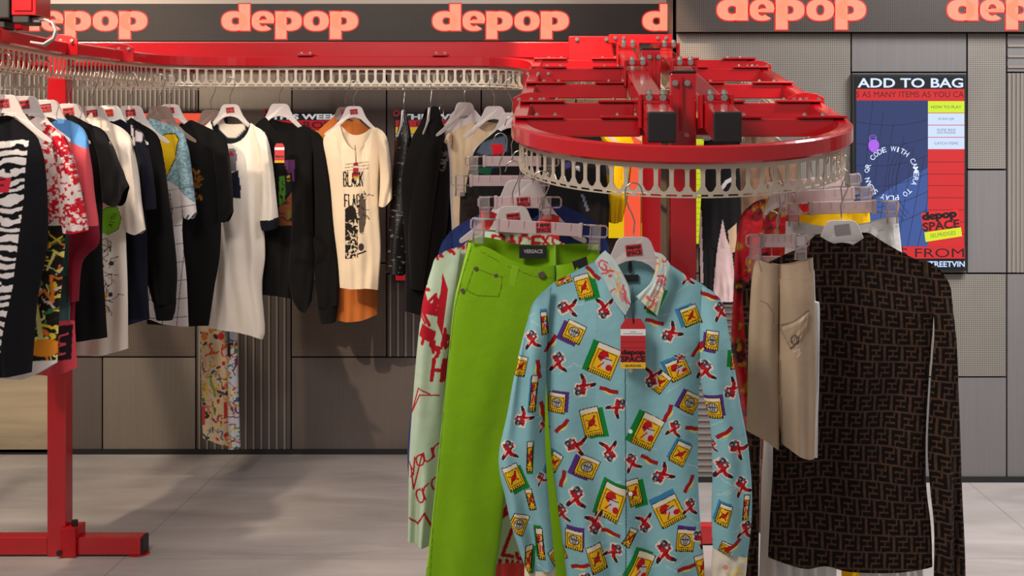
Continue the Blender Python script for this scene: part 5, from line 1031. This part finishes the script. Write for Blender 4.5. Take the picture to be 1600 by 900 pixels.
# 12 tan jacket, 13 cream band tee
ht(540, 167, 6.14, 'brownish hanger with dark label behind the cream band tee', m='hangb', st='dark', yaw=6, s=.9)
shirt('tan_jacket', 'orange tan jacket hanging behind the cream band tee', 'jacket', 540, 167, 6.12,
      [(490, 212), (506, 196), (522, 182), (522, 182), (540, 200), (556, 184), (556, 184), (572, 198), (588, 212)], [(490, 212), (506, 196), (522, 182), (522, 182), (540, 184), (556, 184), (556, 184), (572, 198), (588, 212)], [(526, 500), (540, 502), (564, 500), (590, 491)], [(508, 300), (524, 420)], [(592, 320), (590, 430)], [], (190, 108, 50), yaw=6)
def bandtee(c):
    c.C[:] = (222, 202, 174); K = (34, 28, 26)
    for y in (255, 260, 265): c.line([(540, y+2), (556, y), (576, y-2)], 1.2, (120, 104, 90)); 
    c.text('BLACK', 538, 291, 4.2, 22, 2.0, K, -.02, .5); c.text('FLAG', 539.5, 322, 4.2, 18, 2.0, K, -.02, .5)
    c.poly([(540, 326), (549, 320), (556, 324), (560, 345), (560, 402), (540, 404)], K); c.poly([(560, 330), (563, 306), (572, 300), (573, 340), (568, 366), (562, 362)], (90, 78, 70)); c.doodle(541, 559, 366, 402, 30, [(206, 188, 162)], 8, (3, 8), (.8, 1.4)); c.doodle(560, 573, 300, 360, 16, [K, (206, 188, 162)], 9, (4, 9), (.9, 1.6)); c.ell(565, 385, 4.4, 6, (60, 50, 46)); c.line([(560, 396), (572, 392)], 2.4, K); c.doodle(542, 560, 328, 360, 8, [(206, 188, 162)], 12, (4, 9), (1, 2))
ht(553, 166, 5.94, 'white hanger with small red label in the neck of the cream band tee', yaw=6, s=.84)
g13 = shirt('band_tee', 'cream long sleeved tee printed BLACK FLAG in front of the tan jacket', 'tee', 553, 166, 5.94,
      [(512, 208), (522, 200), (531, 195), (531, 195), (540, 221), (557, 235), (574, 218), (582, 197), (582, 197), (592, 202), (598, 207)], [(512, 208), (522, 200), (531, 195), (531, 195), (545, 208), (557, 211), (570, 207), (582, 197), (582, 197), (592, 202), (598, 207)], [(531, 449), (550, 451), (575, 450), (591, 453)], [(505, 220), (510, 250), (516, 290), (521, 350), (528, 410)], [(592, 280), (592, 330), (595, 390)],
      [([(588, 199), (598, 205), (605, 216), (608, 232)], [(592, 322), (602, 322), (613, 310)], [(594, 270)], [(612, 270)], -.02)], bandtee, yaw=6, dens=1.0)
swing_tag(556.5, 254, 5.86, .036, 'red swing tag hanging on the front of the cream band tee', yaw=58, top=(556, 226), v=-.01)
# right of the back run
ht(631, 172, 6.0, 'hanger of the black sequinned dress, turned edge on', st=None, yaw=84, s=.8)
def seq(c): n = c.noise(2.4, 2.4, 4, 1)[:, None]; c.C[:] = np.where(n > .86, np.array((96, 98, 104)), np.array((14, 13, 14)))
g = Garment('sequin_dress', 'narrow black sequinned dress hanging edge on before the headline screen', 'dress', 631, 172, 6.0, 40)
g.patch('body', T=[(625, 188), (631, 170), (638, 196)], B=[(605, 426), (618, 430), (632, 422)], L=[(621, 220), (614, 310), (608, 380)], R=[(642, 220), (640, 310), (636, 380)], paint=seq, dens=.9, thick=.05, fold=.006, m='sequin', nf=(.6, 1.6))
ht(673, 168, 6.0, 'hanger of the black jacket, turned edge on', st=None, yaw=80, s=.8)
def bjk(c):
    c.C[:] = (15, 13, 13); c.text('STU', 672, 224, 5, 14, 1.6, (92, 84, 82), -.2); c.doodle(674, 696, 232, 252, 18, [(130, 122, 124), (96, 90, 92)], 4, (8, 14), (1, 1.6))
g = Garment('black_jacket', 'black jacket with grey lettering hanging edge on beside the white shirt', 'jacket', 673, 168, 6.0, 30)
g.patch('body', T=[(662, 186), (668, 170), (682, 168), (690, 190)], B=[(634, 486), (648, 490), (664, 486)], L=[(652, 204), (642, 224), (628, 285), (634, 390)], R=[(697, 222), (702, 290), (690, 400)], paint=bjk, dens=1.2, thick=.07, fold=.012, nf=(.8, 2))
g.patch('sleeve', T=[(664, 196), (676, 184), (688, 200)], B=[(636, 450), (652, 452)], L=[(644, 260), (634, 350)], R=[(676, 280), (662, 380)], paint=(14, 12, 12), dens=2, thick=.05, v0=-.05, nf=(.6, 1.6))
def ypat(c): n = c.noise(10, 14, 3)[:, None]; c.C[:] = np.where(n > .52, np.array((196, 150, 30)), np.array((128, 92, 20))); c.ell(688, 282, 4, 8, (40, 30, 30)); c.C[(c.X > 697)] = (36, 44, 66)
g = Garment('yellow_jeans', 'mustard yellow patterned jeans with navy edge behind the black jacket', 'jeans', 690, 200, 6.08)
g.patch('panel', T=[(676, 238), (706, 236)], B=[(682, 470), (716, 466)], L=[(680, 350)], R=[(714, 350)], paint=ypat, dens=1.2, thick=.03, closed_top=.6)
ht(690, 210, 6.08, 'hanger of the mustard jeans hidden behind the black jacket', st=None, m='hangb', yaw=70)
ht(726, 160, 6.02, 'pinkish white hanger in the collar of the white shirt', st=None, m='hang', yaw=40)
shirt('white_shirt', 'white shirt with a standing collar hanging behind the cream blouse', 'shirt', 726, 162, 6.04,
      [(689, 202), (700, 188), (708, 174), (708, 174), (724, 186), (740, 170), (740, 170), (752, 184), (766, 202)], [(689, 202), (700, 188), (708, 174), (708, 174), (724, 170), (740, 170), (740, 170), (752, 184), (766, 202)], [(706, 470), (740, 474), (770, 470)], [(700, 260), (706, 380)], [(770, 300)], [], (206, 196, 196), yaw=20)
ht(772, 166, 5.86, 'white hanger right above the cream blouse near the loop bend', st=None, yaw=6, flip=True, s=.95)
def crb(c): n = c.noise(5, 30, 3)[:, None]; c.C[:] = np.array((204, 180, 148))*(.85+.2*n)
shirt('cream_blouse', 'cream gathered blouse on the last white hanger before the loop bend', 'blouse', 772, 170, 5.87,
      [(702, 212), (716, 200), (738, 192), (738, 192), (760, 206), (786, 194), (786, 194), (800, 196), (820, 214)], [(702, 212), (716, 200), (738, 192), (738, 192), (760, 190), (786, 194), (786, 194), (800, 196), (820, 214)], [(706, 430), (760, 436), (806, 430)], [(708, 300)], [(814, 300)], [([(694, 222), (698, 210), (706, 206)], [(696, 224), (706, 226)], [], [], -.02)], crb, yaw=6, fold=.014)
def dnm(c):
    c.C[:] = (20, 18, 19); c.poly([(745, 238), (754, 222), (790, 212), (794, 236), (760, 244)], (76, 88, 104)); c.poly([(768, 226), (786, 224), (786, 240), (770, 242)], (190, 24, 36)); c.poly([(744, 262), (768, 260), (768, 292), (746, 290)], (20, 70, 50)); c.poly([(768, 244), (780, 242), (780, 262), (768, 262)], (40, 60, 90))
ht(800, 176, 5.2, 'hanger of the black patchwork top on the left arm of the near loop', st=None, flip=True)
shirt('patchwork_top', 'black top with denim blue, red and green patches behind the near loop', 'top', 800, 182, 5.2,
      [(728, 290), (742, 236), (778, 202), (778, 202), (800, 214), (822, 202), (822, 202), (850, 230), (870, 280)], [(728, 290), (742, 236), (778, 202), (778, 202), (800, 200), (822, 202), (822, 202), (850, 230), (870, 280)], [(724, 480), (800, 486), (872, 480)], [], [], [], dnm, dens=1.6)
# seen through the near loop, on the rear run
def jersey(c): c.C[:] = (242, 196, 16); c.line([(938, 240), (946, 260), (952, 272)], 7, (150, 146, 150)); c.line([(946, 310), (950, 322)], 6, (150, 146, 150)); c.line([(972, 240), (970, 346)], 1, (200, 150, 10))
ht(958, 172, 6.3, 'hanger of the yellow jersey seen between the cross bars', st=None)
shirt('yellow_jersey', 'bright yellow jersey with grey letters seen through the slotted strip', 'jersey', 958, 174, 6.32,
      [(922, 222), (932, 208), (946, 198), (946, 198), (958, 206), (970, 198), (970, 198), (982, 208), (990, 222)], None, [(948, 346), (960, 349), (972, 346)], [(932, 270), (938, 310)], [(982, 300)], [], jersey, dens=1.5, thick=.026)
ht(914, 172, 6.25, 'hanger of the black jumper with a pale stripe behind the strip', st=None)
def bst(c): c.C[:] = (18, 17, 19); c.line([(910, 304), (918, 328)], 3, (110, 118, 140)); c.poly([(880, 256), (892, 252), (892, 262), (882, 264)], (40, 40, 90)); c.poly([(896, 260), (906, 258), (904, 268)], (170, 170, 176))
shirt('black_jumper', 'black jumper with a pale stripe between navy sweater and yellow jersey', 'jumper', 914, 174, 6.25,
      [(850, 270), (868, 226), (900, 200), (900, 200), (914, 208), (928, 200), (928, 200), (942, 226), (952, 320)], None, [(880, 480), (915, 486), (948, 480)], [], [], [], bst, dens=1.6)
def bpk(c): c.C[:] = (20, 18, 20); c.poly([(1128, 342), (1118, 400), (1112, 470), (1144, 470), (1146, 430), (1142, 392), (1134, 372)], (206, 178, 176)); c.line([(1122, 300), (1134, 284), (1146, 278)], 6, (200, 190, 192)); c.poly([(1136, 360), (1150, 348), (1150, 390), (1140, 396)], (190, 160, 130)); c.line([(1094, 330), (1096, 440)], 4, (200, 180, 184))
clip_hanger(1130, 196, 5.88, 'clear clip hanger of the black and pink trousers behind the slotted strip', half=.11, clips=(-.08, .08), block=.06)
g = Garment('black_trousers', 'black and pale pink trousers left of the red floral dress', 'trousers', 1130, 220, 5.89)
g.patch('hip', T=[(1100, 216), (1128, 220), (1156, 216)], B=[(1092, 380), (1124, 390), (1160, 384)], paint=bpk, dens=1.1, thick=.03, closed_top=.6)
g.patch('leg', T=[(1092, 379), (1108, 385), (1124, 389)], B=[(1096, 500), (1112, 502)], L=[(1092, 440)], R=[(1116, 440)], paint=bpk, dens=1.1, thick=.03, closed_top=1)
g.patch('leg', T=[(1114, 386), (1140, 388), (1160, 383)], B=[(1114, 474), (1150, 474)], L=[(1112, 430)], R=[(1156, 430)], paint=bpk, dens=1.1, thick=.03, closed_top=1, v0=-.01)
ht(1184, 182, 5.9, 'hanger of the brown suede jacket inside the right bend of the loop', st=None)
def sue(c): n = c.noise(8, 12, 3)[:, None]; c.C[:] = np.array((120, 92, 72))*(.75+.45*n); c.line([(1200, 262), (1206, 300)], 2, (60, 44, 36))
shirt('suede_jacket', 'brown suede jacket seen through the slots above the red floral dress', 'jacket', 1184, 184, 5.9,
      [(1140, 240), (1152, 222), (1172, 208), (1172, 208), (1186, 216), (1200, 208), (1200, 208), (1226, 224), (1244, 244)], None, [(1168, 430), (1206, 436), (1246, 430)], [], [], [], sue, dens=1.8)
